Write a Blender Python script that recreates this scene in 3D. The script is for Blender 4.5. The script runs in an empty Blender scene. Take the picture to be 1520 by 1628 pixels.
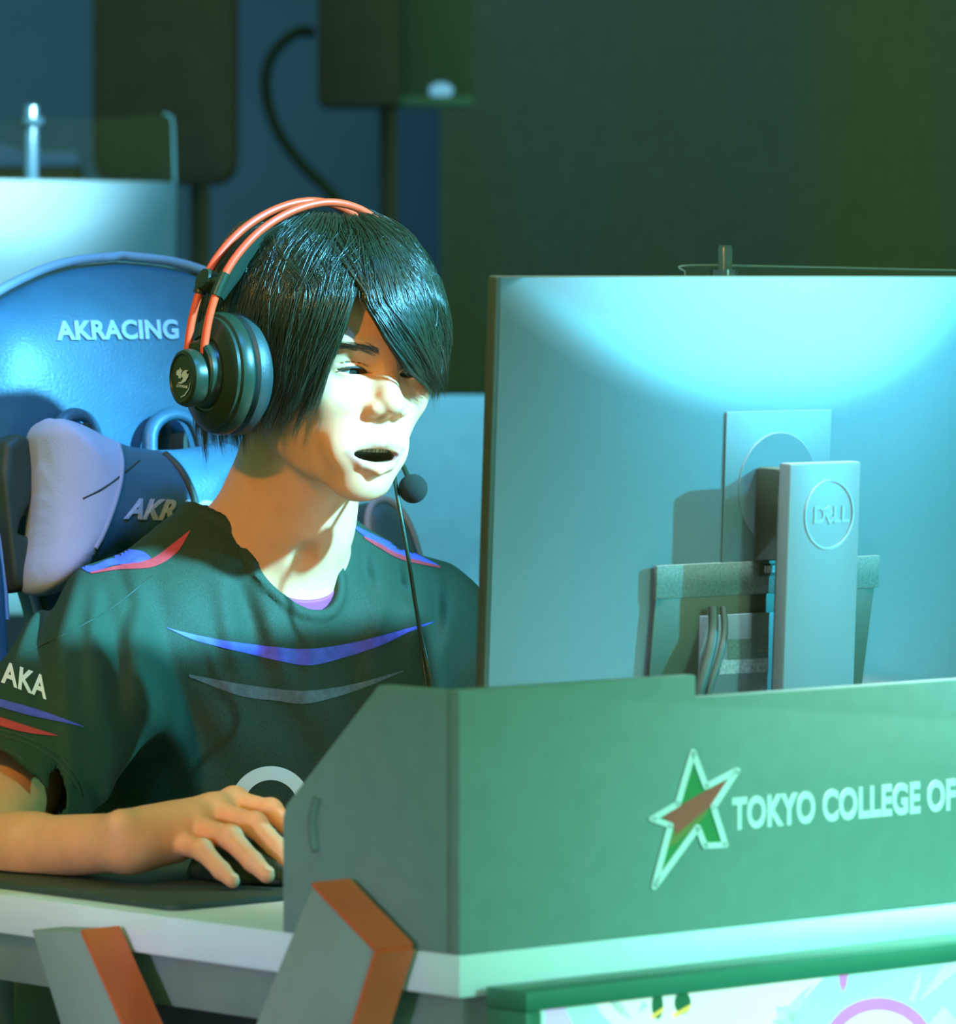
import bpy, bmesh, math, random
import numpy as np
from mathutils import Vector, Matrix
from mathutils.bvhtree import BVHTree
from mathutils.geometry import tessellate_polygon

random.seed(7); rng = np.random.default_rng(11)
SC = bpy.context.scene
COL = SC.collection

# ------------------------------------------------------------------ camera
FPX, CXP, HZ, ZC = 9000.0, 760.0, 440.0, 1.18      # focal in pixels, principal column, horizon row, camera height
cam_d = bpy.data.cameras.new('camera'); cam = bpy.data.objects.new('camera', cam_d); COL.objects.link(cam)
cam.location = (0, 0, ZC); cam.rotation_euler = (math.pi/2, 0, 0)
cam_d.sensor_fit = 'HORIZONTAL'; cam_d.sensor_width = 36.0
cam_d.lens = FPX/1520*36.0
cam_d.shift_y = -(814-HZ)/1520.0
cam_d.clip_start = 0.1; cam_d.clip_end = 60
cam_d.dof.use_dof = True; cam_d.dof.focus_distance = 4.42; cam_d.dof.aperture_fstop = 11.5
SC.camera = cam

# ------------------------------------------------------------------ world, lights, exposure
SC.view_settings.view_transform = 'Standard'; SC.view_settings.look = 'None'
SC.view_settings.exposure = 0.0; SC.view_settings.gamma = 1.0; SC.view_settings.use_curve_mapping = False
SC.cycles.use_denoising = True
W = bpy.data.worlds.new('world'); SC.world = W; W.use_nodes = True
bg = W.node_tree.nodes['Background']; bg.inputs[0].default_value = (0.38, 0.84, 0.34, 1); bg.inputs[1].default_value = 0.48

def spot(name, loc, target, color, power, size=30, blend=0.5, radius=0.1):
    d = bpy.data.lights.new(name, 'SPOT'); o = bpy.data.objects.new(name, d); COL.objects.link(o)
    o.location = loc; o.rotation_euler = (Vector(target)-Vector(loc)).to_track_quat('-Z', 'Y').to_euler()
    d.color = color; d.energy = power; d.spot_size = math.radians(size); d.spot_blend = blend; d.shadow_soft_size = radius
    return o
def area(name, loc, target, color, power, sx, sy):
    d = bpy.data.lights.new(name, 'AREA'); o = bpy.data.objects.new(name, d); COL.objects.link(o)
    o.location = loc; o.rotation_euler = (Vector(target)-Vector(loc)).to_track_quat('-Z', 'Y').to_euler()
    d.color = color; d.energy = power; d.shape = 'RECTANGLE'; d.size = sx; d.size_y = sy
    return o
FACE = (-0.08, 4.45, 1.05)
def polar(t, az, el, d):                                  # lamp position at azimuth az (right of the camera axis), elevation el
    a, e = math.radians(az), math.radians(el)
    return (t[0]+d*math.cos(e)*math.sin(a), t[1]-d*math.cos(e)*math.cos(a), t[2]+d*math.sin(e))
KT = (-0.065, 4.44, 1.115)
spot('key_stage_light', polar(KT, 58, 28, 5.0), KT, (0.14, 0.62, 1.0), 9400, 6.4, 0.75, 0.12)
ST = (0.33, 4.19, 1.07)
spot('side_stage_light', polar(ST, 88, 17, 4.6), ST, (0.03, 0.70, 1.0), 2100, 8.0, 0.9, 0.05)
WT = (-0.18, 4.35, 1.0)
spot('warm_fill_light', (-1.9, 0.9, 3.3), WT, (1.0, 0.47, 0.08), 420, 13.5, 0.8, 0.10)  # added warm fill, gives the shaded skin its orange tone
spot('top_stage_light_front', (0.42, 3.92, 4.4), (0.24, 4.12, 1.15), (0.70, 0.95, 1.0), 2600, 12, 0.9, 0.12)
RT = (-0.66, 6.98, 1.42)
spot('top_stage_light_rear', polar(RT, 55, 34, 5.0), RT, (0.40, 0.82, 1.0), 12000, 7.4, 0.9, 0.06)
spot('rear_row_fill', (1.6, 4.9, 3.6), (-0.3, 6.9, 0.95), (0.10, 0.58, 1.0), 850, 26, 0.8, 0.1)  # unseen lamp added to brighten the rear desk panel
spot('blue_chair_fill', (0.75, 3.1, 4.3), (-0.46, 4.76, 1.0), (0.04, 0.30, 1.0), 720, 14, 0.7, 0.15)  # added blue fill aimed at the chair back and pillow
spot('blue_side_light', (-2.3, 3.5, 4.1), (-0.45, 4.75, 1.0), (0.10, 0.30, 1.0), 90, 16, 0.8, 0.25)
spot('green_desk_fill', (2.7, 0.9, 1.9), (0.42, 3.88, 0.58), (0.22, 1.0, 0.82), 950, 18, 1.0, 0.2)  # unseen lamp added for the green tint over the desk front
area('green_fill_light', (2.6, -0.6, 1.3), (0.6, 4.0, 0.75), (0.28, 1.0, 0.72), 55, 1.6, 1.0)  # unseen soft fill added to lift the shaded desk side
spot('violet_fill_light', (-2.1, 1.1, 1.1), (-0.2, 3.85, 0.66), (0.62, 0.62, 1.0), 240, 13, 0.8, 0.2)  # added lavender fill for the left desk edges
spot('blue_wall_fill', (-3.4, 7.6, 3.6), (-2.0, 10.0, 2.1), (0.05, 0.28, 1.0), 1200, 80, 1.0, 0.3)  # unseen lamp added to tint the left of the wall blue
spot('green_wall_fill', (3.6, 7.2, 1.0), (1.8, 10.0, 1.4), (0.40, 0.9, 0.26), 190, 100, 1.0, 0.3)  # unseen lamp added to tint the right of the wall green

# ------------------------------------------------------------------ helpers: colour, materials
def lin(c):
    c = c/255.0
    return c/12.92 if c <= 0.04045 else ((c+0.055)/1.055)**2.4
def rgb(r, g, b): return (lin(r), lin(g), lin(b))
MATS = {}
def mat(name, col, rough=0.5, metal=0.0, spec=0.5, var=0.06, vscale=30.0, bump=0.0, bscale=200.0, emit=0.0, sss=0.0, coat=0.0, stretch=None, trans=0.0):
    if name in MATS: return MATS[name]
    m = bpy.data.materials.new(name); m.use_nodes = True
    nt = m.node_tree; b = nt.nodes['Principled BSDF']
    tc = nt.nodes.new('ShaderNodeTexCoord')
    src = tc.outputs['Object']
    if stretch:
        mp = nt.nodes.new('ShaderNodeMapping'); mp.inputs['Scale'].default_value = stretch
        nt.links.new(src, mp.inputs['Vector']); src = mp.outputs['Vector']
    n = nt.nodes.new('ShaderNodeTexNoise'); n.inputs['Scale'].default_value = vscale; n.inputs['Detail'].default_value = 4
    nt.links.new(src, n.inputs['Vector'])
    r = nt.nodes.new('ShaderNodeValToRGB')
    lo = tuple(max(0, c*(1-var)) for c in col); hi = tuple(min(1, c*(1+var)) for c in col)
    r.color_ramp.elements[0].position = 0.3; r.color_ramp.elements[1].position = 0.7
    r.color_ramp.elements[0].color = (*lo, 1); r.color_ramp.elements[1].color = (*hi, 1)
    nt.links.new(n.outputs['Fac'], r.inputs['Fac']); nt.links.new(r.outputs['Color'], b.inputs['Base Color'])
    b.inputs['Roughness'].default_value = rough; b.inputs['Metallic'].default_value = metal
    b.inputs['Specular IOR Level'].default_value = spec; b.inputs['Coat Weight'].default_value = coat
    b.inputs['Transmission Weight'].default_value = trans
    if emit: nt.links.new(r.outputs['Color'], b.inputs['Emission Color']); b.inputs['Emission Strength'].default_value = emit
    if sss:
        b.inputs['Subsurface Weight'].default_value = sss; b.inputs['Subsurface Radius'].default_value = (1.0, 0.35, 0.12); b.inputs['Subsurface Scale'].default_value = 0.008
    if bump:
        n2 = nt.nodes.new('ShaderNodeTexNoise'); n2.inputs['Scale'].default_value = bscale; n2.inputs['Detail'].default_value = 3
        nt.links.new(src, n2.inputs['Vector'])
        bp = nt.nodes.new('ShaderNodeBump'); bp.inputs['Strength'].default_value = bump; bp.inputs['Distance'].default_value = 0.001
        nt.links.new(n2.outputs['Fac'], bp.inputs['Height']); nt.links.new(bp.outputs['Normal'], b.inputs['Normal'])
    MATS[name] = m
    return m

# ------------------------------------------------------------------ helpers: frames and pixels
YAW = math.radians(42)
U = np.array([math.cos(YAW), math.sin(YAW), 0.0])      # along the desk front (to the right and away)
V = np.array([-math.sin(YAW), math.cos(YAW), 0.0])     # from the audience towards the player
N = -V                                                 # towards the audience
Z = np.array([0, 0, 1.0])
CAM = np.array([0, 0, ZC])
CORNER = np.array([-0.0117, 3.645, 0.0])               # front left corner of the desk
DESK_Z = 0.743
def ray(px, py): return np.array([(px-CXP)/FPX, 1.0, (HZ-py)/FPX])
def at(px, py, Y): return CAM + ray(px, py)*Y
def onplane(px, py, p0, nrm):
    d = ray(px, py); t = np.dot(np.asarray(p0)-CAM, nrm)/np.dot(d, nrm)
    return CAM + d*t
def dk(u, v, z): return CORNER + U*u + V*v + Z*z        # desk frame -> world
def project(p):
    p = np.asarray(p); return CXP+FPX*p[..., 0]/p[..., 1], HZ-FPX*(p[..., 2]-ZC)/p[..., 1]

# ------------------------------------------------------------------ helpers: objects
class Root:
    pass
def thing(name, label, cat, loc, group=None, kind=None):
    o = bpy.data.objects.new(name, None); COL.objects.link(o); o.location = tuple(loc); o.empty_display_size = 0.05
    o['label'] = label
    if cat: o['category'] = cat
    if group: o['group'] = group
    if kind: o['kind'] = kind
    return o
def base_of(parent):
    b = np.zeros(3); p = parent
    while p is not None:
        b += np.array(p.location); p = p.parent
    return b
def link(name, me, m, parent=None, smooth=None, label=None, cat=None, kind=None, group=None, loc=None):
    """me has world coordinates; origin goes to parent's origin or to loc"""
    b = base_of(parent) if parent is not None else (np.array(loc, float) if loc is not None else np.zeros(3))
    if np.any(b): me.transform(Matrix.Translation(-Vector(b)))
    o = bpy.data.objects.new(name, me); COL.objects.link(o)
    if parent is not None: o.parent = parent
    else: o.location = tuple(b)
    if m is not None and not me.materials: me.materials.append(m)
    if smooth is not None:
        me.polygons.foreach_set('use_smooth', np.full(len(me.polygons), smooth, bool))
    if label: o['label'] = label
    if cat: o['category'] = cat
    if kind: o['kind'] = kind
    if group: o['group'] = group
    return o
def np_mesh(name, verts, faces):
    verts = np.asarray(verts, np.float32); faces = np.asarray(faces, np.int32)
    me = bpy.data.meshes.new(name)
    me.vertices.add(len(verts)); me.vertices.foreach_set('co', verts.ravel())
    k = faces.shape[1]
    me.loops.add(faces.size); me.loops.foreach_set('vertex_index', faces.ravel())
    me.polygons.add(len(faces)); me.polygons.foreach_set('loop_start', np.arange(0, faces.size, k, dtype=np.int32))
    me.update(calc_edges=True); me.validate()
    return me
def bm_mesh(name, bm, recalc=True):
    if recalc: bmesh.ops.recalc_face_normals(bm, faces=bm.faces)
    me = bpy.data.meshes.new(name); bm.to_mesh(me); bm.free()
    return me
def autosmooth(me, deg=40):
    me.polygons.foreach_set('use_smooth', np.ones(len(me.polygons), bool))
    try: me.set_sharp_from_angle(angle=math.radians(deg))
    except Exception: pass
def prism(name, pts, p0, ax, ay, an, t, m, parent=None, bevel=0.0, seg=2, **kw):
    """polygon pts (in ax, ay about p0) extruded by t along an"""
    bm = bmesh.new(); p0 = np.asarray(p0, float)
    vs = [bm.verts.new(tuple(p0+ax*a+ay*b)) for a, b in pts]
    f = bm.faces.new(vs)
    ex = bmesh.ops.extrude_face_region(bm, geom=[f])
    vv = [e for e in ex['geom'] if isinstance(e, bmesh.types.BMVert)]
    bmesh.ops.translate(bm, verts=vv, vec=tuple(np.asarray(an)*t))
    bmesh.ops.recalc_face_normals(bm, faces=bm.faces)
    if bevel: bmesh.ops.bevel(bm, geom=bm.edges[:], offset=bevel, segments=seg, profile=0.5, affect='EDGES', clamp_overlap=True)
    me = bm_mesh(name, bm); autosmooth(me)
    return link(name, me, m, parent, **kw)
def box(name, c, half, m, parent=None, bevel=0.0, axes=None, seg=2, **kw):
    ax, ay, az = axes if axes is not None else (np.array([1., 0, 0]), np.array([0, 1., 0]), Z)
    a, b, h = half
    return prism(name, [(-a, -b), (a, -b), (a, b), (-a, b)], np.asarray(c)-az*h, ax, ay, az, 2*h, m, parent, bevel, seg, **kw)
def smoothpath(P, n):
    """Catmull-Rom through P, n samples"""
    P = np.asarray(P, float); Q = np.vstack([2*P[0]-P[1], P, 2*P[-1]-P[-2]])
    s = np.linspace(0, len(P)-1-1e-9, n); i = s.astype(int); t = (s-i)[:, None]
    a, b, c, d = Q[i], Q[i+1], Q[i+2], Q[i+3]
    return 0.5*((2*b)+(c-a)*t+(2*a-5*b+4*c-d)*t**2+(3*b-a-3*c+d)*t**3)
def tube_np(P, r, seg=10, closed=False, flat=None):
    P = np.asarray(P, float); n = len(P); r = np.broadcast_to(np.asarray(r, float), (n,))
    T = np.roll(P, -1, 0)-np.roll(P, 1, 0)
    if not closed: T[0] = P[1]-P[0]; T[-1] = P[-1]-P[-2]
    T /= np.linalg.norm(T, axis=1)[:, None]
    ref = np.array([0, 0, 1.0]) if abs(T[0][2]) < 0.9 else np.array([1.0, 0, 0])
    A = np.zeros_like(P); a = ref-T[0]*np.dot(ref, T[0]); A[0] = a/np.linalg.norm(a)
    for i in range(1, n):
        a = A[i-1]-T[i]*np.dot(A[i-1], T[i]); A[i] = a/np.linalg.norm(a)
    B = np.cross(T, A)
    th = np.linspace(0, 2*np.pi, seg, endpoint=False)
    f1, f2 = flat if flat else (1, 1)
    V_ = P[:, None]+r[:, None, None]*(f1*np.cos(th)[None, :, None]*A[:, None]+f2*np.sin(th)[None, :, None]*B[:, None])
    idx = np.arange(n*seg).reshape(n, seg); F = []
    m = n if closed else n-1
    i0 = idx[:m]; i1 = np.roll(idx, -1, 0)[:m] if closed else idx[1:]
    F = np.stack([i0, np.roll(i0, -1, 1), np.roll(i1, -1, 1), i1], -1).reshape(-1, 4)
    return V_.reshape(-1, 3), F, idx
def tube(name, P, r, m, parent=None, seg=10, closed=False, flat=None, **kw):
    v, F, idx = tube_np(P, r, seg, closed, flat)
    bm = bmesh.new(); vs = [bm.verts.new(tuple(x)) for x in v]
    for f in F: bm.faces.new([vs[i] for i in f])
    if not closed:
        bm.faces.new([vs[i] for i in idx[0]]); bm.faces.new([vs[i] for i in idx[-1]])
    me = bm_mesh(name, bm); autosmooth(me, 60)
    return link(name, me, m, parent, **kw)
def lathe(name, prof, p0, axis, m, parent=None, seg=40, sx=1.0, upv=None, **kw):
    """prof: list of (r, h) about axis; sx scales across the second direction"""
    axis = np.asarray(axis, float)/np.linalg.norm(axis)
    up = Z if upv is None else np.asarray(upv, float)
    a = up-axis*np.dot(up, axis)
    if np.linalg.norm(a) < 1e-6: a = np.array([1.0, 0, 0])
    a /= np.linalg.norm(a); b = np.cross(axis, a)
    th = np.linspace(0, 2*np.pi, seg, endpoint=False)
    bm = bmesh.new(); rings = []
    for r, h in prof:
        c = np.asarray(p0)+axis*h
        if r < 1e-7: rings.append([bm.verts.new(tuple(c))])
        else: rings.append([bm.verts.new(tuple(c+r*(np.cos(t)*a+sx*np.sin(t)*b))) for t in th])
    for i in range(len(rings)-1):
        A, B = rings[i], rings[i+1]
        for k in range(seg):
            q = [A[k % len(A)], A[(k+1) % len(A)], B[(k+1) % len(B)], B[k % len(B)]]
            u = []
            for x in q:
                if x not in u: u.append(x)
            if len(u) > 2: bm.faces.new(u)
    for R in (rings[0], rings[-1]):
        if len(R) > 2: bm.faces.new(R)
    me = bm_mesh(name, bm); autosmooth(me, 35)
    return link(name, me, m, parent, **kw)
def text_tris(txt, bold=0.0, spacing=1.0, shear=0.0):
    """filled flat letters of the built-in font: verts (n,2) scaled to height 1 (cap height), starting at x=0; triangles"""
    cu = bpy.data.curves.new('t', 'FONT'); cu.body = txt; cu.size = 1.0; cu.offset = bold; cu.space_character = spacing; cu.shear = shear
    cu.resolution_u = 6
    ob = bpy.data.objects.new('t', cu); COL.objects.link(ob)
    dg = bpy.context.evaluated_depsgraph_get(); me = ob.evaluated_get(dg).to_mesh()
    bm = bmesh.new(); bm.from_mesh(me); bmesh.ops.triangulate(bm, faces=bm.faces)
    v = np.array([x.co[:2] for x in bm.verts]); f = [[x.index for x in q.verts] for q in bm.faces]
    bm.free(); ob.evaluated_get(dg).to_mesh_clear()
    bpy.data.objects.remove(ob); bpy.data.curves.remove(cu)
    v[:, 0] -= v[:, 0].min(); h = v[:, 1].max()-v[:, 1].min(); v[:, 1] -= v[:, 1].min()
    return v/h, f
def flat_print(name, polys, mapf, m, parent, lift=None, thick=0.0006, **kw):
    """thin solid print: polys = list of 2D vertex rings or (verts, tris); mapf: (a,b)->(point, normal)"""
    bm = bmesh.new()
    for P in polys:
        if isinstance(P, tuple): vs2, tris = P
        else: vs2, tris = P, ([list(range(len(P)))] if len(P) <= 4 else [list(t) for t in tessellate_polygon([[Vector((a, b, 0)) for a, b in P]])])
        top = []
        for a, b in vs2:
            p, n = mapf(a, b); top.append(bm.verts.new(tuple(p+n*thick)))
        for t in tris:
            try: bm.faces.new([top[i] for i in t])
            except ValueError: pass
    bmesh.ops.triangulate(bm, faces=[f for f in bm.faces if len(f.verts) > 4])
    ex = bmesh.ops.extrude_face_region(bm, geom=bm.faces[:])
    # push the copied skin back to give the print its thickness
    n0 = mapf(*( (polys[0][0][0] if isinstance(polys[0], tuple) else polys[0][0]) ))[1]
    bmesh.ops.translate(bm, verts=[e for e in ex['geom'] if isinstance(e, bmesh.types.BMVert)], vec=tuple(-n0*thick*0.9))
    me = bm_mesh(name, bm)
    return link(name, me, m, parent, **kw)

# ------------------------------------------------------------------ helpers: signed distance modelling
def smin(a, b, k):
    h = np.clip(0.5+0.5*(b-a)/k, 0, 1); return b+(a-b)*h-k*h*(1-h)
def smax(a, b, k): return -smin(-a, -b, k)
def ell(p, c, r):
    q = p-np.asarray(c, np.float32); r = np.asarray(r, np.float32)
    k0 = np.sqrt(((q/r)**2).sum(1)); k1 = np.sqrt(((q/(r*r))**2).sum(1))+1e-9
    return k0*(k0-1)/k1
def cap(p, a, b, r0, r1=None):
    a = np.asarray(a, np.float32); b = np.asarray(b, np.float32); r1 = r0 if r1 is None else r1
    d = b-a; t = np.clip(((p-a)@d)/np.dot(d, d), 0, 1)
    return np.linalg.norm(p-a-t[:, None]*d, axis=1)-(r0+(r1-r0)*t)
def sdf_mesh(fn, lo, hi, h, smooth=1):
    """naive surface nets of fn<0 on a two-level grid; returns verts, quads"""
    lo = np.asarray(lo, np.float64); hi = np.asarray(hi, np.float64); K = 4; H = h*K
    nc = np.ceil((hi-lo)/H).astype(int)+1
    gx = [lo[i]+H*np.arange(nc[i]) for i in range(3)]
    G = np.stack(np.meshgrid(*gx, indexing='ij'), -1).reshape(-1, 3).astype(np.float32)
    dc = fn(G).reshape(nc)
    near = np.abs(dc) < H*2.2
    cell = np.zeros(nc-1, bool)
    for a in (0, 1):
        for b in (0, 1):
            for c in (0, 1):
                cell |= near[a:nc[0]-1+a, b:nc[1]-1+b, c:nc[2]-1+c]
    nf = (nc-1)*K+1
    D = np.repeat(np.repeat(np.repeat(dc, K, 0), K, 1), K, 2)[:nf[0], :nf[1], :nf[2]].astype(np.float32)
    M = np.zeros(nf, bool)
    mm = np.repeat(np.repeat(np.repeat(cell, K, 0), K, 1), K, 2)
    M[:mm.shape[0], :mm.shape[1], :mm.shape[2]] |= mm
    M[1:, :, :] |= M[:-1, :, :]; M[:, 1:, :] |= M[:, :-1, :]; M[:, :, 1:] |= M[:, :, :-1]
    I = np.argwhere(M)
    pts = (lo+I*h).astype(np.float32)
    vals = np.concatenate([fn(pts[i:i+400000]) for i in range(0, len(pts), 400000)])
    D[M] = vals
    for ax in range(3):                      # close at the bounds
        s = [slice(None)]*3; s[ax] = 0; D[tuple(s)] = np.maximum(D[tuple(s)], h); s[ax] = -1; D[tuple(s)] = np.maximum(D[tuple(s)], h)
    S = D < 0
    cnt = np.zeros(np.array(D.shape)-1, np.int8)
    for a in (0, 1):
        for b in (0, 1):
            for c in (0, 1):
                cnt += S[a:nf[0]-1+a, b:nf[1]-1+b, c:nf[2]-1+c]
    act = (cnt > 0) & (cnt < 8)
    A = np.argwhere(act); vid = np.full(act.shape, -1, np.int32); vid[act] = np.arange(len(A))
    acc = np.zeros((len(A), 3)); w = np.zeros(len(A))
    cor = [(a, b, c) for a in (0, 1) for b in (0, 1) for c in (0, 1)]
    dv = {q: D[A[:, 0]+q[0], A[:, 1]+q[1], A[:, 2]+q[2]] for q in cor}
    for q in cor:
        for ax in range(3):
            if q[ax] == 0:
                r = list(q); r[ax] = 1; r = tuple(r)
                d0, d1 = dv[q], dv[r]; x = (d0 < 0) != (d1 < 0)
                t = np.where(x, d0/np.where(x, d0-d1, 1), 0)
                p = np.tile(np.array(q, float), (len(A), 1)); p[:, ax] = t
                acc[x] += p[x]; w[x] += 1
    Vv = lo+(A+acc/w[:, None])*h
    Q = []
    for ax in range(3):
        o1, o2 = [(1, 2), (2, 0), (0, 1)][ax]
        s0 = [slice(0, None)]*3; s1 = [slice(0, None)]*3; s0[ax] = slice(0, -1); s1[ax] = slice(1, None)
        E_ = np.argwhere(S[tuple(s0)] != S[tuple(s1)])
        ok = (E_[:, o1] > 0) & (E_[:, o2] > 0) & (E_[:, o1] < nf[o1]-1) & (E_[:, o2] < nf[o2]-1); E_ = E_[ok]
        inside = S[E_[:, 0], E_[:, 1], E_[:, 2]]
        def vi(a, b):
            q = E_.copy(); q[:, o1] -= a; q[:, o2] -= b
            return vid[q[:, 0], q[:, 1], q[:, 2]]
        q = np.stack([vi(1, 1), vi(0, 1), vi(0, 0), vi(1, 0)], 1)
        q[~inside] = q[~inside][:, ::-1]
        Q.append(q)
    Q = np.concatenate(Q)
    for _ in range(smooth):
        a = np.concatenate([Q[:, i] for i in range(4)]); b = np.concatenate([Q[:, (i+1) % 4] for i in range(4)])
        n = np.bincount(a, minlength=len(Vv))+np.bincount(b, minlength=len(Vv))
        sm = np.stack([np.bincount(a, Vv[b, i], len(Vv))+np.bincount(b, Vv[a, i], len(Vv)) for i in range(3)], 1)
        Vv = 0.5*Vv+0.5*sm/np.maximum(n, 1)[:, None]
    return Vv, Q

# ------------------------------------------------------------------ materials
M_WALL = mat('wall_paint', (0.085, 0.105, 0.075), 0.9, var=0.15, vscale=1.5, bump=0.2, bscale=60)
M_FLOOR = mat('stage_floor', (0.05, 0.055, 0.05), 0.5, var=0.2, vscale=4)
M_BLACK = mat('black_cabinet', (0.075, 0.052, 0.050), 0.6, var=0.1)
M_GRILLE = mat('speaker_grille', (0.075, 0.105, 0.085), 0.7, var=0.2, vscale=300, bump=0.5, bscale=500)
M_CABLE = mat('cable_rubber', (0.022, 0.034, 0.022), 0.55)
M_SILVER = mat('monitor_shell', (0.115, 0.15, 0.16), 0.42, spec=0.5, var=0.03, vscale=200, bump=0.05, bscale=900)
M_SHELLDARK = mat('monitor_dark', (0.040, 0.048, 0.026), 0.5)
M_STAND = mat('stand_metal', (0.15, 0.165, 0.17), 0.4, metal=0.0, var=0.03, stretch=(1, 1, 0.1))
M_LABEL = mat('label_grey', (0.10, 0.13, 0.11), 0.6, var=0.35, vscale=700)
M_LABELW = mat('label_white', (0.26, 0.30, 0.32), 0.6, var=0.35, vscale=400)
M_PANEL = mat('panel_grey', (0.21, 0.30, 0.26), 0.6, var=0.04, vscale=60, bump=0.08, bscale=500)
M_WHITE = mat('desk_white', (0.80, 0.82, 0.84), 0.45, var=0.03, vscale=20)
M_UNDER = mat('desk_under', (0.22, 0.26, 0.22), 0.6)
M_BRK = mat('bracket_grey', (0.30, 0.32, 0.28), 0.5, var=0.04)
M_RED = mat('bracket_red', (0.78, 0.11, 0.03), 0.5, var=0.06)
M_PRINTW = mat('print_white', (0.80, 0.80, 0.80), 0.6, var=0.02)
M_PRINTR = mat('print_red', (0.55, 0.10, 0.07), 0.6, var=0.05)
M_PRINTG = mat('print_green', (0.05, 0.26, 0.08), 0.6, var=0.05)
M_PRINTO = mat('print_olive', (0.24, 0.24, 0.07), 0.6, var=0.05)
M_PAD = mat('pad_cloth', (0.030, 0.050, 0.035), 0.6, var=0.15, vscale=300, bump=0.3, bscale=900)
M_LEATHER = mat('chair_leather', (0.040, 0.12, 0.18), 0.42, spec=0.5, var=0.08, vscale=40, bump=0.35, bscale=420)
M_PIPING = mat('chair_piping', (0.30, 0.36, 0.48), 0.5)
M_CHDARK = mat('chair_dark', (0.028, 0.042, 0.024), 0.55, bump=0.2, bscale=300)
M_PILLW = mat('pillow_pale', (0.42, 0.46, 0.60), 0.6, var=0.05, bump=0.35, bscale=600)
M_LOGO = mat('stitched_logo', (0.42, 0.50, 0.66), 0.6, var=0.12, vscale=300)
M_SHIRT = mat('jersey', (0.026, 0.050, 0.028), 0.7, spec=0.2, var=0.25, vscale=900, bump=0.25, bscale=1500)
M_PBLUE = mat('jersey_blue', (0.07, 0.075, 0.55), 0.6, var=0.2, vscale=120)
M_PRED = mat('jersey_red', (0.50, 0.035, 0.04), 0.6, var=0.12, vscale=200)
M_PFAINT = mat('jersey_faint', (0.085, 0.115, 0.12), 0.6, var=0.25, vscale=200)
M_MAGENTA = mat('undershirt', (0.36, 0.05, 0.22), 0.7, var=0.1)
M_HAIRB = mat('hair_base', (0.020, 0.034, 0.014), 0.6)
M_EYEW = mat('eye_white', (0.26, 0.25, 0.20), 0.2, var=0.03)
M_IRIS = mat('iris', (0.015, 0.02, 0.012), 0.4, spec=0.15)
M_LASH = mat('lash', (0.02, 0.025, 0.012), 0.6)
M_TEETH = mat('teeth', (0.40, 0.36, 0.20), 0.3, var=0.05)
M_MOUTH = mat('mouth_inside', (0.06, 0.05, 0.02), 0.5)
M_TROUSER = mat('trousers', (0.03, 0.04, 0.035), 0.8)
M_HSBLACK = mat('headset_black', (0.016, 0.030, 0.014), 0.34, spec=0.3)
M_HSPAD = mat('headset_cushion', (0.014, 0.032, 0.026), 0.5, bump=0.2, bscale=300)
M_ROD = mat('headset_rod', (0.85, 0.075, 0.02), 0.35, var=0.04)
M_FOAM = mat('foam', (0.007, 0.011, 0.005), 0.95, var=0.3, vscale=900, bump=0.6, bscale=1200)
M_ACRYL = None

def glass(name, col, rough=0.02):
    m = bpy.data.materials.new(name); m.use_nodes = True; nt = m.node_tree
    for n in list(nt.nodes): nt.nodes.remove(n)
    out = nt.nodes.new('ShaderNodeOutputMaterial'); mix = nt.nodes.new('ShaderNodeMixShader')
    tr = nt.nodes.new('ShaderNodeBsdfTransparent'); tr.inputs[0].default_value = (*col, 1)
    gl = nt.nodes.new('ShaderNodeBsdfGlossy'); gl.inputs['Roughness'].default_value = rough
    fr = nt.nodes.new('ShaderNodeFresnel'); fr.inputs['IOR'].default_value = 1.45
    nt.links.new(fr.outputs[0], mix.inputs[0]); nt.links.new(tr.outputs[0], mix.inputs[1]); nt.links.new(gl.outputs[0], mix.inputs[2])
    nt.links.new(mix.outputs[0], out.inputs['Surface'])
    return m
M_GLASS = glass('acrylic_clear', (0.93, 0.97, 0.96))
M_ROD_ACR = mat('acrylic_rod', (0.10, 0.17, 0.22), 0.12, spec=0.8, var=0.05)
M_EDGE = mat('acrylic_edge', (0.30, 0.45, 0.50), 0.2, var=0.05)

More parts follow.
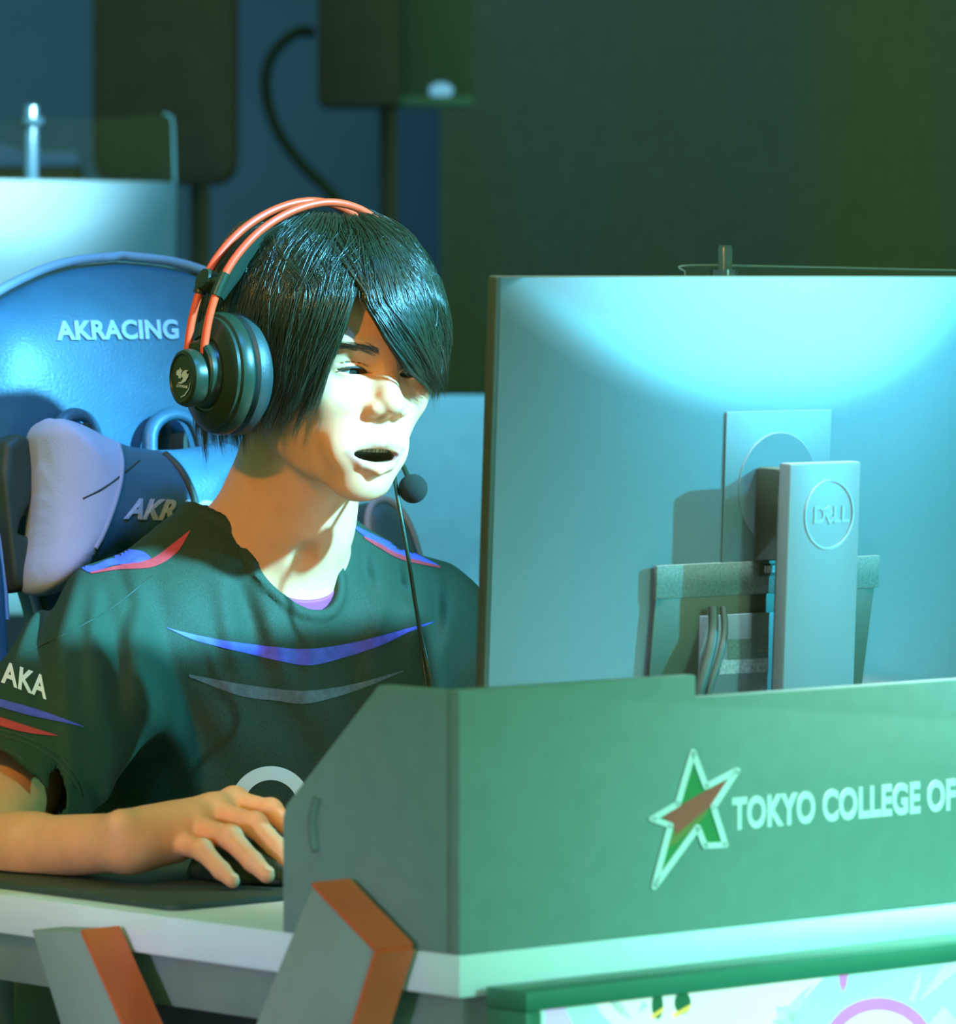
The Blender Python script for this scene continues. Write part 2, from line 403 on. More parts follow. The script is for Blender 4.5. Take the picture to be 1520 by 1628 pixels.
def skin_material():
    m = bpy.data.materials.new('skin'); m.use_nodes = True; nt = m.node_tree; b = nt.nodes['Principled BSDF']
    tc = nt.nodes.new('ShaderNodeTexCoord')
    n = nt.nodes.new('ShaderNodeTexNoise'); n.inputs['Scale'].default_value = 70; n.inputs['Detail'].default_value = 5
    nt.links.new(tc.outputs['Object'], n.inputs['Vector'])
    r = nt.nodes.new('ShaderNodeValToRGB')
    r.color_ramp.elements[0].position = 0.3; r.color_ramp.elements[0].color = (0.76, 0.36, 0.175, 1)
    r.color_ramp.elements[1].position = 0.7; r.color_ramp.elements[1].color = (0.82, 0.40, 0.20, 1)
    nt.links.new(n.outputs['Fac'], r.inputs['Fac'])
    at_ = nt.nodes.new('ShaderNodeAttribute'); at_.attribute_name = 'lip'
    mx = nt.nodes.new('ShaderNodeMix'); mx.data_type = 'RGBA'
    nt.links.new(at_.outputs['Fac'], mx.inputs[0]); nt.links.new(r.outputs['Color'], mx.inputs[6]); mx.inputs[7].default_value = (0.50, 0.20, 0.15, 1)
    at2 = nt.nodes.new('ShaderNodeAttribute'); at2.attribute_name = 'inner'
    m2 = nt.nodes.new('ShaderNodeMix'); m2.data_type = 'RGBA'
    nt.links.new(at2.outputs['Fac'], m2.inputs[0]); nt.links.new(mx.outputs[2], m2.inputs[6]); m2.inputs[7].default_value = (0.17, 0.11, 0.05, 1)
    nt.links.new(m2.outputs[2], b.inputs['Base Color'])
    b.inputs['Roughness'].default_value = 0.5; b.inputs['Specular IOR Level'].default_value = 0.4
    b.inputs['Subsurface Weight'].default_value = 0.25; b.inputs['Subsurface Radius'].default_value = (1.0, 0.3, 0.1); b.inputs['Subsurface Scale'].default_value = 0.006
    n2 = nt.nodes.new('ShaderNodeTexNoise'); n2.inputs['Scale'].default_value = 900
    nt.links.new(tc.outputs['Object'], n2.inputs['Vector'])
    bp = nt.nodes.new('ShaderNodeBump'); bp.inputs['Strength'].default_value = 0.12; bp.inputs['Distance'].default_value = 0.0006
    nt.links.new(n2.outputs['Fac'], bp.inputs['Height']); nt.links.new(bp.outputs['Normal'], b.inputs['Normal'])
    return m
M_SKIN = skin_material()
def hair_material(name, col):
    m = bpy.data.materials.new(name); m.use_nodes = True; nt = m.node_tree; b = nt.nodes['Principled BSDF']
    hi = nt.nodes.new('ShaderNodeHairInfo'); r = nt.nodes.new('ShaderNodeValToRGB')
    r.color_ramp.elements[0].color = (*[c*0.6 for c in col], 1); r.color_ramp.elements[1].color = (*[c*1.5 for c in col], 1)
    nt.links.new(hi.outputs['Random'], r.inputs['Fac']); nt.links.new(r.outputs['Color'], b.inputs['Base Color'])
    b.inputs['Roughness'].default_value = 0.30; b.inputs['Specular IOR Level'].default_value = 0.75
    return m
M_HAIR = hair_material('hair', (0.018, 0.027, 0.011))

# ================================================================== THE ROOM
wx, wy = 4.5, 10.0
fl = box('floor', (0, 4.5, -0.05), (wx, 6.0, 0.05), M_FLOOR, kind='structure', label='dark stage floor under the desks', loc=(0, 4.5, 0))
wb = box('wall_back', (0, wy+0.05, 2.0), (wx, 0.05, 2.05), M_WALL, kind='structure', label='dark stage wall behind the players', loc=(0, wy, 0))

# ================================================================== THE DESK
AX = (U, V, Z)
desk = thing('player_desk', 'grey and white tournament desk with lettered front panel and red edged legs', 'desk', dk(0.75, 0.35, 0))
box('tabletop', dk(0.9, 0.375, DESK_Z-0.014), (0.9, 0.375, 0.014), M_WHITE, desk, 0.002, AX)
box('apron', dk(0.9, 0.375, DESK_Z-0.046), (0.885, 0.36, 0.018), M_UNDER, desk, 0.001, AX)
PT = 0.012   # panel thickness
zt1, zt2 = 0.9575, 0.943
def panel_z(py, px, v=0.0):
    return onplane(px, py, dk(0, v, 0), V)[2]
u_step = np.dot(onplane(1107, 1090, dk(0, 0, 0), V)-CORNER, U)
zA = panel_z(1096, 737); zB = panel_z(1074, 1105); zC_ = panel_z(1108, 1112); zt1 = (zA+zB)/2; zt2 = zC_
prism('front_panel', [(0, DESK_Z), (1.75, DESK_Z), (1.75, zt2), (u_step, zt2), (u_step, zt1), (0, zt1)], dk(0, 0, 0), U, Z, V, PT, M_PANEL, desk, 0.0015)
# side panel: sloped top, seen from the left
def sidepts(pxs, u=0.0):
    out = []
    for px, py in pxs:
        p = onplane(px, py, dk(u, 0, 0), U)-CORNER
        out.append((np.dot(p, V), p[2]))
    return out
sp = sidepts([(601, 1084), (454, 1280), (449, 1300)])
prism('side_panel', [(PT, DESK_Z), (sp[2][0], DESK_Z), (sp[2][0], sp[2][1]), (sp[1][0], sp[1][1]), (sp[0][0], zt1-0.001), (PT, zt1-0.001)], dk(0, 0, 0), V, Z, U, PT, M_PANEL, desk, 0.0015)
# cable slot on the side panel
tube('slot_trim', [onplane(x, y, dk(-0.0005, 0, 0), U) for x, y in [(505, 1268), (497, 1300), (500, 1340), (503, 1352)]], 0.0035, mat('slot_rubber', (0.14, 0.20, 0.17), 0.7), desk, 8)
# legs with red edges (plates standing against the left side of the desk)
LP0, LT = -0.036, 0.030
def leg(face, edge_idx, name='leg'):
    P = sidepts(face, LP0)
    k = max(range(len(P)-1), key=lambda i: -P[i][1]-P[i+1][1])      # lowest pair: carry the plate down to the floor
    P = P[:k+1]+[(P[k][0], 0.003), (P[k+1][0], 0.003)]+P[k+1:]
    o = prism(name, P, dk(LP0, 0, 0), V, Z, U, LT, M_BRK, desk, 0.001)
    return P, o
P, legr = leg([(497, 1408), (597, 1512), (560, 1632), (528, 1740), (360, 1740), (405, 1632)], None)
def red_edge(Pa, name, parent):
    # strip glued along consecutive outline points, a little proud of the plate
    bm = bmesh.new()
    for (a0, z0), (a1, z1) in zip(Pa[:-1], Pa[1:]):
        d = np.array([a1-a0, z1-z0]); d /= np.linalg.norm(d); nn = np.array([-d[1], d[0]])
        if nn[0] > 0: nn = -nn
        q = []
        for (a, z) in ((a0, z0), (a1, z1)):
            for k in (0, 0.003):
                for uu in (LP0-0.0012, LP0+LT+0.0012):
                    q.append(bm.verts.new(tuple(dk(uu, a+nn[0]*k, z+nn[1]*k))))
        for f in ([0, 1, 3, 2], [4, 5, 7, 6], [0, 1, 5, 4], [2, 3, 7, 6], [0, 2, 6, 4], [1, 3, 7, 5]):
            bm.faces.new([q[i] for i in f])
    me = bm_mesh(name, bm)
    return link(name, me, M_RED, parent, label='red edge strip')
red_edge([P[0], P[1], P[2], P[3], P[4]], 'red_edge', legr)
P2, legl = leg([(50, 1478), (130, 1481), (196, 1632), (240, 1740), (150, 1740), (97, 1632)], None)
red_edge([P2[1], P2[2], P2[3], P2[4]], 'red_edge', legl)
# letters and emblem on the front panel
def on_front(px, py): return onplane(px, py, dk(0, 0, 0), V)
def map_front_px(px, py): return on_front(px, py), N
tv, tf = text_tris('TOKYO COLLEGE OF', bold=0.04, spacing=1.04)
tw = tv[:, 0].max()
pa, pb = on_front(1163, 1317), on_front(1519, 1292)
u0, u1 = np.dot(pa-CORNER, U), np.dot(pb-CORNER, U); zb = (pa[2]+pb[2])/2
hh = (on_front(1300, 1258)[2]-on_front(1300, 1310)[2])
def map_txt(a, b): return dk(u0+(u1-u0)*a/tw, 0, zb+hh*b), N
flat_print('lettering', [(tv, tf)], map_txt, M_PRINTW, desk, label='white panel lettering')
S5 = lambda L: [(1000+x/2.923, 1170+y/2.923) for x, y in L]
star = S5([(290, 75), (350, 235), (495, 160), (385, 330), (440, 505), (345, 510), (312, 425), (110, 700), (185, 415), (100, 385), (220, 315)])
def stroke(pts, w, closed=True):
    polys = []
    n = len(pts)
    for i in range(n if closed else n-1):
        a = np.array(pts[i]); b = np.array(pts[(i+1) % n]); d = (b-a)/np.linalg.norm(b-a); m_ = np.array([-d[1], d[0]])*w/2
        polys.append([tuple(a+m_), tuple(b+m_), tuple(b-m_), tuple(a-m_)])
    for p in pts:
        polys.append([(p[0]+w/2*math.cos(t), p[1]+w/2*math.sin(t)) for t in np.linspace(0, 2*math.pi, 14, endpoint=False)])
    return polys
def map_front_at(k): return lambda a, b: (on_front(a, b)+N*k, N)
flat_print('emblem_fill', [star], map_front_at(0.0), M_PRINTG, desk, thick=0.0005)
flat_print('emblem_shade', [S5([(195, 405), (215, 455), (370, 330), (345, 380), (215, 500), (178, 520)])], map_front_at(0.0004), M_PRINTO, desk, thick=0.0005)
flat_print('emblem_arrow', [S5([(150, 378), (230, 325), (345, 258), (462, 198), (372, 325), (215, 458), (195, 405)])], map_front_at(0.0008), M_PRINTR, desk, thick=0.0005)
flat_print('emblem_outline', stroke(star, 9.5), map_front_at(0.0012), M_PRINTW, desk, thick=0.0006)

# lit poster screen below the desk front
PV = -0.05
scr = thing('display_screen', 'green framed lit screen with mint and pink artwork below the desk panel', 'screen', dk(0.7, PV-0.02, 0.0))
def onscr(px, py, v=PV): return onplane(px, py, dk(0, v, 0), V)
a0 = onscr(838, 1566); uL = np.dot(a0-CORNER, U); zT = (a0[2]+onscr(1520, 1510)[2])/2
fw = 0.013; uR = uL+0.95; zB0 = 0.16
M_FRAME = mat('frame_green', (0.05, 0.22, 0.14), 0.35, var=0.05)
box('frame', dk((uL+uR)/2, PV+0.02, zT-fw/2), ((uR-uL)/2, 0.02, fw/2), M_FRAME, scr, 0.0015, AX)
box('frame', dk((uL+uR)/2, PV+0.02, zB0+fw/2), ((uR-uL)/2, 0.02, fw/2), M_FRAME, scr, 0.0015, AX)
box('frame', dk(uL+fw/2, PV+0.02, (zT+zB0)/2), (fw/2, 0.02, (zT-zB0)/2-fw), M_FRAME, scr, 0.0015, AX)
box('frame', dk(uR-fw/2, PV+0.02, (zT+zB0)/2), (fw/2, 0.02, (zT-zB0)/2-fw), M_FRAME, scr, 0.0015, AX)
PVs = PV+0.006
M_MINT = mat('screen_mint', (0.50, 0.86, 0.78), 0.3, emit=0.42, var=0.05, vscale=8)
box('glass_face', dk((uL+uR)/2, PVs+0.004, (zT+zB0)/2), ((uR-uL)/2-fw, 0.004, (zT-zB0)/2-fw), M_MINT, scr, 0, AX)
M_SW = mat('screen_white', (0.88, 0.90, 0.86), 0.3, emit=0.5, var=0.05, vscale=10)
M_SP = mat('screen_pink', (0.66, 0.20, 0.55), 0.3, emit=0.6, var=0.05)
M_SL = mat('screen_lilac', (0.62, 0.50, 0.78), 0.3, emit=0.6, var=0.08)
M_SG = mat('screen_dark', (0.02, 0.14, 0.07), 0.3, emit=0.4)
M_SY = mat('screen_yellow', (0.80, 0.55, 0.12), 0.3, emit=0.7)
M_SB = mat('screen_grey', (0.45, 0.58, 0.56), 0.3, emit=0.6, var=0.3, vscale=90)
def map_scr(k): return lambda a, b: (onplane(a, b, dk(0, PVs, 0), V)+N*k, N)
def ellp(cx, cy, rx, ry, t0=0, t1=360, n=40): return [(cx+rx*math.cos(math.radians(t)), cy+ry*math.sin(math.radians(t))) for t in np.linspace(t0, t1, n, endpoint=(t1-t0) < 360)]
flat_print('artwork_cloud', [[(940, 1583), (1090, 1572), (1262, 1558), (1310, 1553), (1290, 1575), (1262, 1605), (1250, 1660), (1010, 1700), (985, 1640), (955, 1610)]], map_scr(0.0), M_SW, scr, thick=0.0004)
for P in ([(960, 1586), (985, 1592), (1005, 1622), (985, 1612)], [(1020, 1590), (1030, 1600), (1012, 1612)], [(1225, 1626), (1270, 1580), (1300, 1556), (1280, 1580), (1255, 1640)], [(1232, 1600), (1250, 1598), (1240, 1640)]):
    flat_print('artwork_feather', [P], map_scr(0.0004), M_SB, scr, thick=0.0004)
for P in (ellp(1044, 1598, 9, 22), ellp(1084, 1594, 13, 18)):
    flat_print('artwork_drop', [P], map_scr(0.0006), M_SG, scr, thick=0.0004)
for P in ([(1034, 1614), (1054, 1600), (1052, 1608), (1036, 1620)], [(1068, 1612), (1097, 1596), (1094, 1606), (1070, 1618)]):
    flat_print('artwork_crescent', [P], map_scr(0.0009), M_SY, scr, thick=0.0004)
arc = ellp(1396, 1668, 88, 82, 180, 360, 40)+[(x, y) for x, y in reversed(ellp(1396, 1672, 72, 66, 180, 360, 40))]
flat_print('artwork_arch', [arc], map_scr(0.0006), M_SP, scr, thick=0.0004)
flat_print('artwork_dome', [ellp(1396, 1672, 72, 66, 180, 360, 40)], map_scr(0.0003), M_SW, scr, thick=0.0004)
flat_print('artwork_spark', [[(1333, 1549), (1347, 1548), (1345, 1565), (1340, 1577), (1334, 1564)]], map_scr(0.0006), M_SP, scr, thick=0.0004)
for P in ([(1445, 1590), (1463, 1545), (1461, 1570), (1452, 1592)], [(1462, 1592), (1500, 1535), (1535, 1530), (1500, 1560)], [(866, 1590), (890, 1588), (912, 1632), (866, 1640)], [(1478, 1628), (1500, 1600), (1535, 1640), (1490, 1660)]):
    flat_print('artwork_blade', [P], map_scr(0.0003), M_SL, scr, thick=0.0004)
for k in (-1, 1):
    box('foot', dk((uL+uR)/2+k*0.35, PV+0.02, 0.08), (0.02, 0.02, 0.08), M_FRAME, scr, 0.002, AX)

# ================================================================== MONITORS
def monitor(name, label, Bc, ztop, group, detail=True, seed=0):
    """Bc: world xy of the back bezel plane's centre; ztop: top edge height"""
    hw, H, P, TILT = 0.252, 0.325, 0.032, math.radians(2.6)
    up = Z*math.cos(TILT)+N*math.sin(TILT); nn = N*math.cos(TILT)-Z*math.sin(TILT)
    top = np.array([Bc[0], Bc[1], ztop]); c0 = top-up*H
    fz = ztop-H*math.cos(TILT)
    dz = DESK_Z if detail else ztop-1.18+DESK_Z
    root = thing(name, label, 'monitor', (Bc[0]+N[0]*0.05, Bc[1]+N[1]*0.05, dz), group)
    def mp(s, t, p): return c0+U*s+up*t+nn*p
    # front bezel slab
    box('bezel', mp(0, H/2, -0.005), (hw, H/2, 0.005), M_SHELLDARK, root, 0.002, (U, up, nn))
    # bulged back shell
    ns, nt_ = 97, 81
    S = np.linspace(-1, 1, ns); S = np.sign(S)*np.abs(S)**0.85*(hw-0.004); T = np.linspace(0, 1, nt_); T = (1-(1-T)**1.25)*(H-0.001)
    SS, TT = np.meshgrid(S, T, indexing='ij')
    a = 0.40
    q = np.clip(np.abs(SS)/(hw-0.004), 0, 1)
    side = P*(1-q**2.2)+0.0005
    topf = a*(H-0.001-TT)+0.0005
    bot = 0.9*TT+0.004
    def sm(x, y, k): h = np.clip(0.5+0.5*(y-x)/k, 0, 1); return y+(x-y)*h-k*h*(1-h)
    D = sm(sm(side, topf, 0.010), bot, 0.004)
    D = np.maximum(D, 0.0003)
    vt = (c0+U*SS[..., None]+up*TT[..., None]+nn*D[..., None]).reshape(-1, 3)
    idx = np.arange(ns*nt_).reshape(ns, nt_)
    F = np.stack([idx[:-1, :-1], idx[1:, :-1], idx[1:, 1:], idx[:-1, 1:]], -1).reshape(-1, 4)
    # closed border back to the bezel plane
    ring = np.concatenate([idx[:, 0], idx[-1, 1:], idx[-2::-1, -1], idx[0, -2:0:-1]])
    st = len(vt); rv = vt[ring]-nn*(D.reshape(-1)[ring][:, None])
    vt = np.vstack([vt, rv]); k = len(ring); r2 = st+np.arange(k)
    F = np.vstack([F, np.stack([ring, r2, np.roll(r2, -1), np.roll(ring, -1)], 1)])
    me = np_mesh('shell', vt, F); bmx = bmesh.new(); bmx.from_mesh(me); bmesh.ops.recalc_face_normals(bmx, faces=bmx.faces); bmx.to_mesh(me); bmx.free()
    autosmooth(me, 30)
    link('back_shell', me, M_SILVER, root)
    if not detail:
        box('stand_column', mp(0, 0.02, 0.075), (0.034, 0.16, 0.006), M_STAND, root, 0.002, (U, up, nn))
        box('stand_base', (root.location[0], root.location[1], dz+0.006), (0.12, 0.09, 0.006), M_STAND, root, 0.003, AX)
        return root
    pl = P+0.0005
    def onb(px, py, p=pl):
        w = onplane(px, py, mp(0, 0, p), nn)-c0
        return np.dot(w, U), np.dot(w, up)
    def quad(pxs, p=pl): return [onb(x, y, p) for x, y in pxs]
    # mounting plate with its round boss
    q0 = quad([(1150, 800), (1150, 655), (1321, 651), (1322, 900)])
    sL, sR = q0[0][0], q0[2][0]; tT = (q0[1][1]+q0[2][1])/2; tB = tT-0.118
    def ringrect(sL, sR, tB, tT, w, p, h, name, m):
        bm = bmesh.new()
        for (x0, x1, y0, y1) in ((sL, sR, tT-w, tT), (sL, sR, tB, tB+w), (sL, sL+w, tB+w, tT-w), (sR-w, sR, tB+w, tT-w)):
            g = [bm.verts.new(tuple(mp(x, y, z_))) for z_ in (p, p+h) for x, y in ((x0, y0), (x1, y0), (x1, y1), (x0, y1))]
            for f in ([0, 1, 2, 3], [4, 5, 6, 7], [0, 1, 5, 4], [1, 2, 6, 5], [2, 3, 7, 6], [3, 0, 4, 7]): bm.faces.new([g[i] for i in f])
        return link(name, bm_mesh(name, bm), m, root)
    box('mount_plate', mp((sL+sR)/2, (tT+tB)/2, pl), ((sR-sL)/2, (tT-tB)/2, 0.0009), M_SILVER, root, 0.0004, (U, up, nn))
    sc_, tc_ = (sL+sR)/2, tT-0.056
    lathe('mount_boss', [(0.0405, 0.0), (0.0405, 0.0010), (0.0398, 0.0016), (0, 0.0016)], mp(sc_, tc_, pl+0.0005), nn, M_SILVER, root, 48)
    # vent band across and port recess below it
    b0 = quad([(1043, 898), (1397, 884)]); bw0, bw1 = b0[0][0], b0[1][0]; bt = (b0[0][1]+b0[1][1])/2
    band_h = 0.024
    box('vent_band', mp((bw0+bw1)/2, bt-band_h/2, pl-0.0002), ((bw1-bw0)/2, band_h/2, 0.0016), M_LABEL, root, 0.0004, (U, up, nn))
    prism('port_recess', [(bw0+0.0005, bt-band_h), (bw1-0.004, bt-band_h), (bw1-0.016, 0.004), (bw0-0.006, 0.004)], mp(0, 0, pl-0.0012), U, up, nn, 0.0016, M_SHELLDARK, root, 0.0004)
    l0 = quad([(1112, 962), (1246, 962), (1246, 1096), (1112, 1096)])
    ls, le = l0[0][0], l0[1][0]
    box('port_cover', mp((ls+le)/2, (0.006+bt-band_h-0.014)/2, pl+0.0008), ((le-ls)/2, (bt-band_h-0.014-0.006)/2, 0.0014), M_SILVER, root, 0.0006, (U, up, nn))
    lb = quad([(1140, 1050), (1222, 1050), (1222, 1072), (1140, 1072)], pl+0.003)
    prism('spec_label', quad([(1158, 1016), (1222, 1013), (1222, 1046), (1158, 1049)], pl+0.003), mp(0, 0, pl+0.0022), U, up, nn, 0.0006, M_LABEL, root)
    prism('barcode_label', quad([(1145, 1050), (1222, 1047), (1222, 1068), (1145, 1072)], pl+0.003), mp(0, 0, pl+0.0022), U, up, nn, 0.0006, M_LABELW, root)
    prism('lock_slot', quad([(1208, 897), (1244, 895), (1244, 914), (1208, 916)], pl+0.003), mp(0, 0, pl+0.0014), U, up, nn, 0.0007, M_SHELLDARK, root)
    prism('lock_tab', quad([(1217, 900), (1242, 899), (1242, 910), (1217, 911)], pl+0.003), mp(0, 0, pl+0.0020), U, up, nn, 0.0009, M_LABELW, root)
    # stand: arm block, column plate, base
    h = 0.052
    cq = [onb(x, y, pl+h) for x, y in ((1257, 738), (1370, 733), (1368, 1090))]
    cs0, cs1 = cq[0][0], cq[1][0]; ct = (cq[0][1]+cq[1][1])/2
    tb = (dz+0.008-c0[2])/up[2]
    col = box('stand_column', mp((cs0+cs1)/2, (ct+tb)/2, pl+h-0.006), ((cs1-cs0)/2, (ct-tb)/2, 0.006), M_STAND, root, 0.0018, (U, up, nn))
    am = (cs0+cs1)/2
    prism('stand_arm', [(0.0, -0.006), (h-0.010, -0.006), (h-0.010, -0.055), (h-0.022, -0.046), (0.0, -0.075)], mp(am-0.022, ct, pl+0.003), nn, up, U, 0.044, M_SHELLDARK, root, 0.002)
    box('stand_rail', mp(am, (ct+tb)/2-0.01, pl+h-0.018), (0.026, (ct-tb)/2-0.014, 0.006), M_SHELLDARK, root, 0.002, (U, up, nn))
    bp_ = mp(am, tb, pl+h-0.02)
    box('stand_base', (bp_[0], bp_[1], dz+0.006), (0.125, 0.095, 0.006), M_STAND, root, 0.004, AX)
    # badge on the column: ring and letters
    bc = onb(1318, 818, pl+h); rr = 0.0255
    ringp = []
    for k in range(48):
        t0, t1 = 2*math.pi*k/48, 2*math.pi*(k+1)/48
        ringp.append([(bc[0]+r*math.cos(t), bc[1]+r*math.sin(t)) for r, t in ((rr, t0), (rr, t1), (rr-0.0016, t1), (rr-0.0016, t0))])
    mb = lambda s, t: (mp(s, t, pl+h+0.0001), nn)
    M_BADGE = mat('badge_metal', (0.50, 0.58, 0.66), 0.25, metal=0.4, var=0.02)
    flat_print('badge_ring', ringp, mb, M_BADGE, col, thick=0.0009)
    xs = 0
    for ch, rot in (('D', 0), ('E', 32), ('L', 0), ('L', 0)):
        v, f = text_tris(ch, bold=0.02); v = v*0.0125
        cx, cy = (v[:, 0].max())/2, 0.00625
        r = math.radians(rot); q = v-np.array([cx, cy]); v2 = np.stack([q[:, 0]*math.cos(r)-q[:, 1]*math.sin(r), q[:, 0]*math.sin(r)+q[:, 1]*math.cos(r)], 1)
        cc = np.array([bc[0]-0.0158+xs+cx, bc[1]])
        flat_print('badge_letter', [(v2+cc, f)], mb, M_BADGE, col, thick=0.0007)
        xs += 2*cx+0.0006
    return root
monF = monitor('monitor', 'silver monitor seen from behind in front of the player', (0.2003, 4.161), ZC+0.0005, 'silver tournament monitors')
monR = monitor('monitor', 'blurred silver monitor back behind the gaming chair, upper left', (-0.566, 7.0), ZC+(440-285)*7.0/FPX, 'silver tournament monitors', detail=False)
# cables at the front monitor
def cab(name, pts, r, label, m=M_CABLE, **kw):
    P = smoothpath(pts, 40)
    return tube(name, P, r, m, None, 10, label=label, cat='cable', loc=tuple(P[-1]), **kw)
def mcab(px, py, Y): return at(px, py, Y)
Ym = 4.09
cab('display_cable', [mcab(1134, 965, Ym), mcab(1134, 1000, Ym-0.004), mcab(1128, 1040, Ym-0.012), mcab(1112, 1100, Ym-0.02), mcab(1090, 1190, Ym-0.02), at(1080, 1240, 4.06)], 0.0038, 'thick dark cable plugged into the ports of the front monitor')
cab('power_cable', [mcab(1150, 965, Ym+0.004), mcab(1152, 1005, Ym-0.002), mcab(1144, 1045, Ym-0.01), mcab(1126, 1105, Ym-0.018), mcab(1110, 1190, Ym-0.018), at(1105, 1240, 4.06)], 0.0026, 'thin dark cable beside the thick one under the front monitor')

# ================================================================== ACRYLIC PARTITIONS
def partition(label, rodpx, panepts, Y, zb, edge=True, ext=0.0):
    p = at(rodpx[0], rodpx[1], Y)
    root = thing('acrylic_partition', label, 'partition', (p[0], p[1], zb), 'clear acrylic partitions')
    rr = 11.5*Y/FPX
    lathe('support_rod', [(0, 0), (rr, 0), (rr, p[2]-zb-0.002), (rr*0.85, p[2]-zb), (0, p[2]-zb)], (p[0], p[1], zb), Z, M_ROD_ACR, root, 20)
    zc_ = at(0, panepts[0][1], Y)[2]
    lathe('clamp_ring', [(rr*0.9, -0.004), (rr*1.7, -0.004), (rr*1.7, 0.004), (rr*0.9, 0.004)], (p[0], p[1], zc_+0.002), Z, M_ROD_ACR, root, 24)
    pts = []
    for x, y in panepts:
        q = at(x, y, Y); pts.append((q[0]-p[0], q[2]))
    pts = pts+[(pts[-1][0], zb+0.01), (pts[0][0], zb+0.01)]
    off = 0.03
    prism('pane', pts, (p[0], p[1]+off, 0), np.array([1., 0, 0]), Z, np.array([0, 1., 0]), 0.005, M_GLASS, root)
    # polished rim along the visible edges
    rim = [(p[0]+a, p[1]+off+0.0025, b) for a, b in pts[:-2]]
    return root, rim
r1, rim1 = partition('clear acrylic partition with rod rising behind the front monitor', (1153, 390), [(1092, 440), (1092, 432), (1098, 422), (1300, 425), (1700, 434)], 4.75, DESK_Z)
tube('pane_rim', smoothpath(rim1, 30), 0.0009, M_EDGE, r1, 6)
r2, rim2 = partition('clear acrylic partition with rod above the rear left monitor', (49, 168), [(-200, 195), (150, 188), (258, 180), (270, 186), (272, 200), (275, 300)], 7.25, 0.80)
tube('pane_rim', rim2[2:], 0.0028, M_EDGE, r2, 6)

# ================================================================== REAR ROW DESK
Yr = 6.9
rp = CORNER*0+np.array([(700-CXP)*Yr/FPX, Yr, 0.0])
zt = ZC-(628-HZ)*Yr/FPX; zbp = ZC-(932-HZ)*Yr/FPX
rd = thing('panel_desk', 'pale blurred desk with upright panel in the row behind the player', 'desk', (rp[0]-0.4, rp[1], 0))
M_RPANEL = mat('rear_panel', (0.34, 0.42, 0.46), 0.6, var=0.06, vscale=40)
dirx = np.array([1.0, 0.06, 0]); dirx /= np.linalg.norm(dirx); diry = np.array([-dirx[1], dirx[0], 0])
RX = (dirx, diry, Z)
box('panel', rp+dirx*(-0.35)+Z*(zt+zbp)/2, (0.75, 0.008, (zt-zbp)/2), M_RPANEL, rd, 0.002, RX)
box('tabletop', rp+dirx*(-0.35)+diry*0.35+Z*(zbp-0.016), (0.75, 0.37, 0.016), M_WHITE, rd, 0.003, RX)
for sx in (-1, 1):
    box('leg', rp+dirx*(-0.35+sx*0.68)+diry*0.35+Z*(zbp-0.032)/2, (0.03, 0.3, (zbp-0.032)/2), M_BRK, rd, 0.003, RX)

# ================================================================== STAGE GEAR IN THE BACKGROUND
def pxw(px, Y): return (px-CXP)*Y/FPX
def pxz(py, Y): return ZC+(HZ-py)*Y/FPX
Y1 = 8.2
def rounded(x0, x1, z0, z1, r, n=6):
    P = []
    for cx, cz, t0 in ((x1-r, z1-r, 0), (x0+r, z1-r, 90), (x0+r, z0+r, 180), (x1-r, z0+r, 270)):
        for k in range(n+1):
            t = math.radians(t0+90*k/n); P.append((cx+r*math.cos(t), cz+r*math.sin(t)))
    return P
ex = np.array([1., 0, 0]); ey = np.array([0, 1., 0])
t1 = thing('pole_loudspeaker', 'tall black loudspeaker on a pole with rounded lower corners, upper left', 'loudspeaker', (pxw(257, Y1), Y1+0.1, 0), 'stage loudspeakers')
prism('cabinet', rounded(pxw(147, Y1), pxw(370, Y1), pxz(292, Y1), pxz(-260, Y1), 0.035), (0, Y1, 0), ex, Z, ey, 0.2, M_BLACK, t1, 0.006)
prism('grille', rounded(pxw(160, Y1), pxw(357, Y1), pxz(278, Y1), pxz(-250, Y1), 0.028), (0, Y1-0.004, 0), ex, Z, ey, 0.004, M_BLACK, t1, 0.001)
lathe('pole', [(0, 0), (0.014, 0), (0.014, pxz(292, Y1)-0.02), (0, pxz(292, Y1)-0.02)], (pxw(312, Y1), Y1+0.1, 0.02), Z, M_BLACK, t1, 16)
lathe('stand_base', [(0, 0), (0.2, 0), (0.2, 0.012), (0.02, 0.03), (0, 0.03)], (pxw(312, Y1), Y1+0.1, 0.0), Z, M_BLACK, t1, 32)
Y2 = 8.4
t2 = thing('loudspeaker', 'black loudspeaker with mesh grille and small glowing blue glint, top centre', 'loudspeaker', (pxw(616, Y2), Y2+0.12, 0), 'stage loudspeakers')
prism('cabinet', rounded(pxw(505, Y2), pxw(634, Y2), pxz(166, Y2), pxz(-260, Y2), 0.006), (0, Y2, 0), ex, Z, ey, 0.24, M_BLACK, t2, 0.003)
prism('grille', rounded(pxw(632, Y2), pxw(752, Y2), pxz(164, Y2), pxz(-260, Y2), 0.004), (0, Y2+0.03, 0), ex, Z, ey, 0.21, M_GRILLE, t2, 0.003)
prism('grille_rim', rounded(pxw(634, Y2), pxw(752, Y2), pxz(168, Y2), pxz(152, Y2), 0.003), (0, Y2+0.024, 0), ex, Z, ey, 0.03, mat('rim_teal', (0.10, 0.20, 0.20), 0.4), t2, 0.002)
M_GLINT = mat('blue_glint', (0.22, 0.50, 0.85), 0.3, emit=0.6, var=0.02)  # emission stands in for a bluish reflection on the cabinet badge
lathe('glint_spot', [(0, 0.007), (0.009, 0.005), (0.012, 0.0), (0, 0.0)], (pxw(701, Y2), Y2+0.03, pxz(143, Y2)), -ey, M_GLINT, t2, 20, sx=1.5)
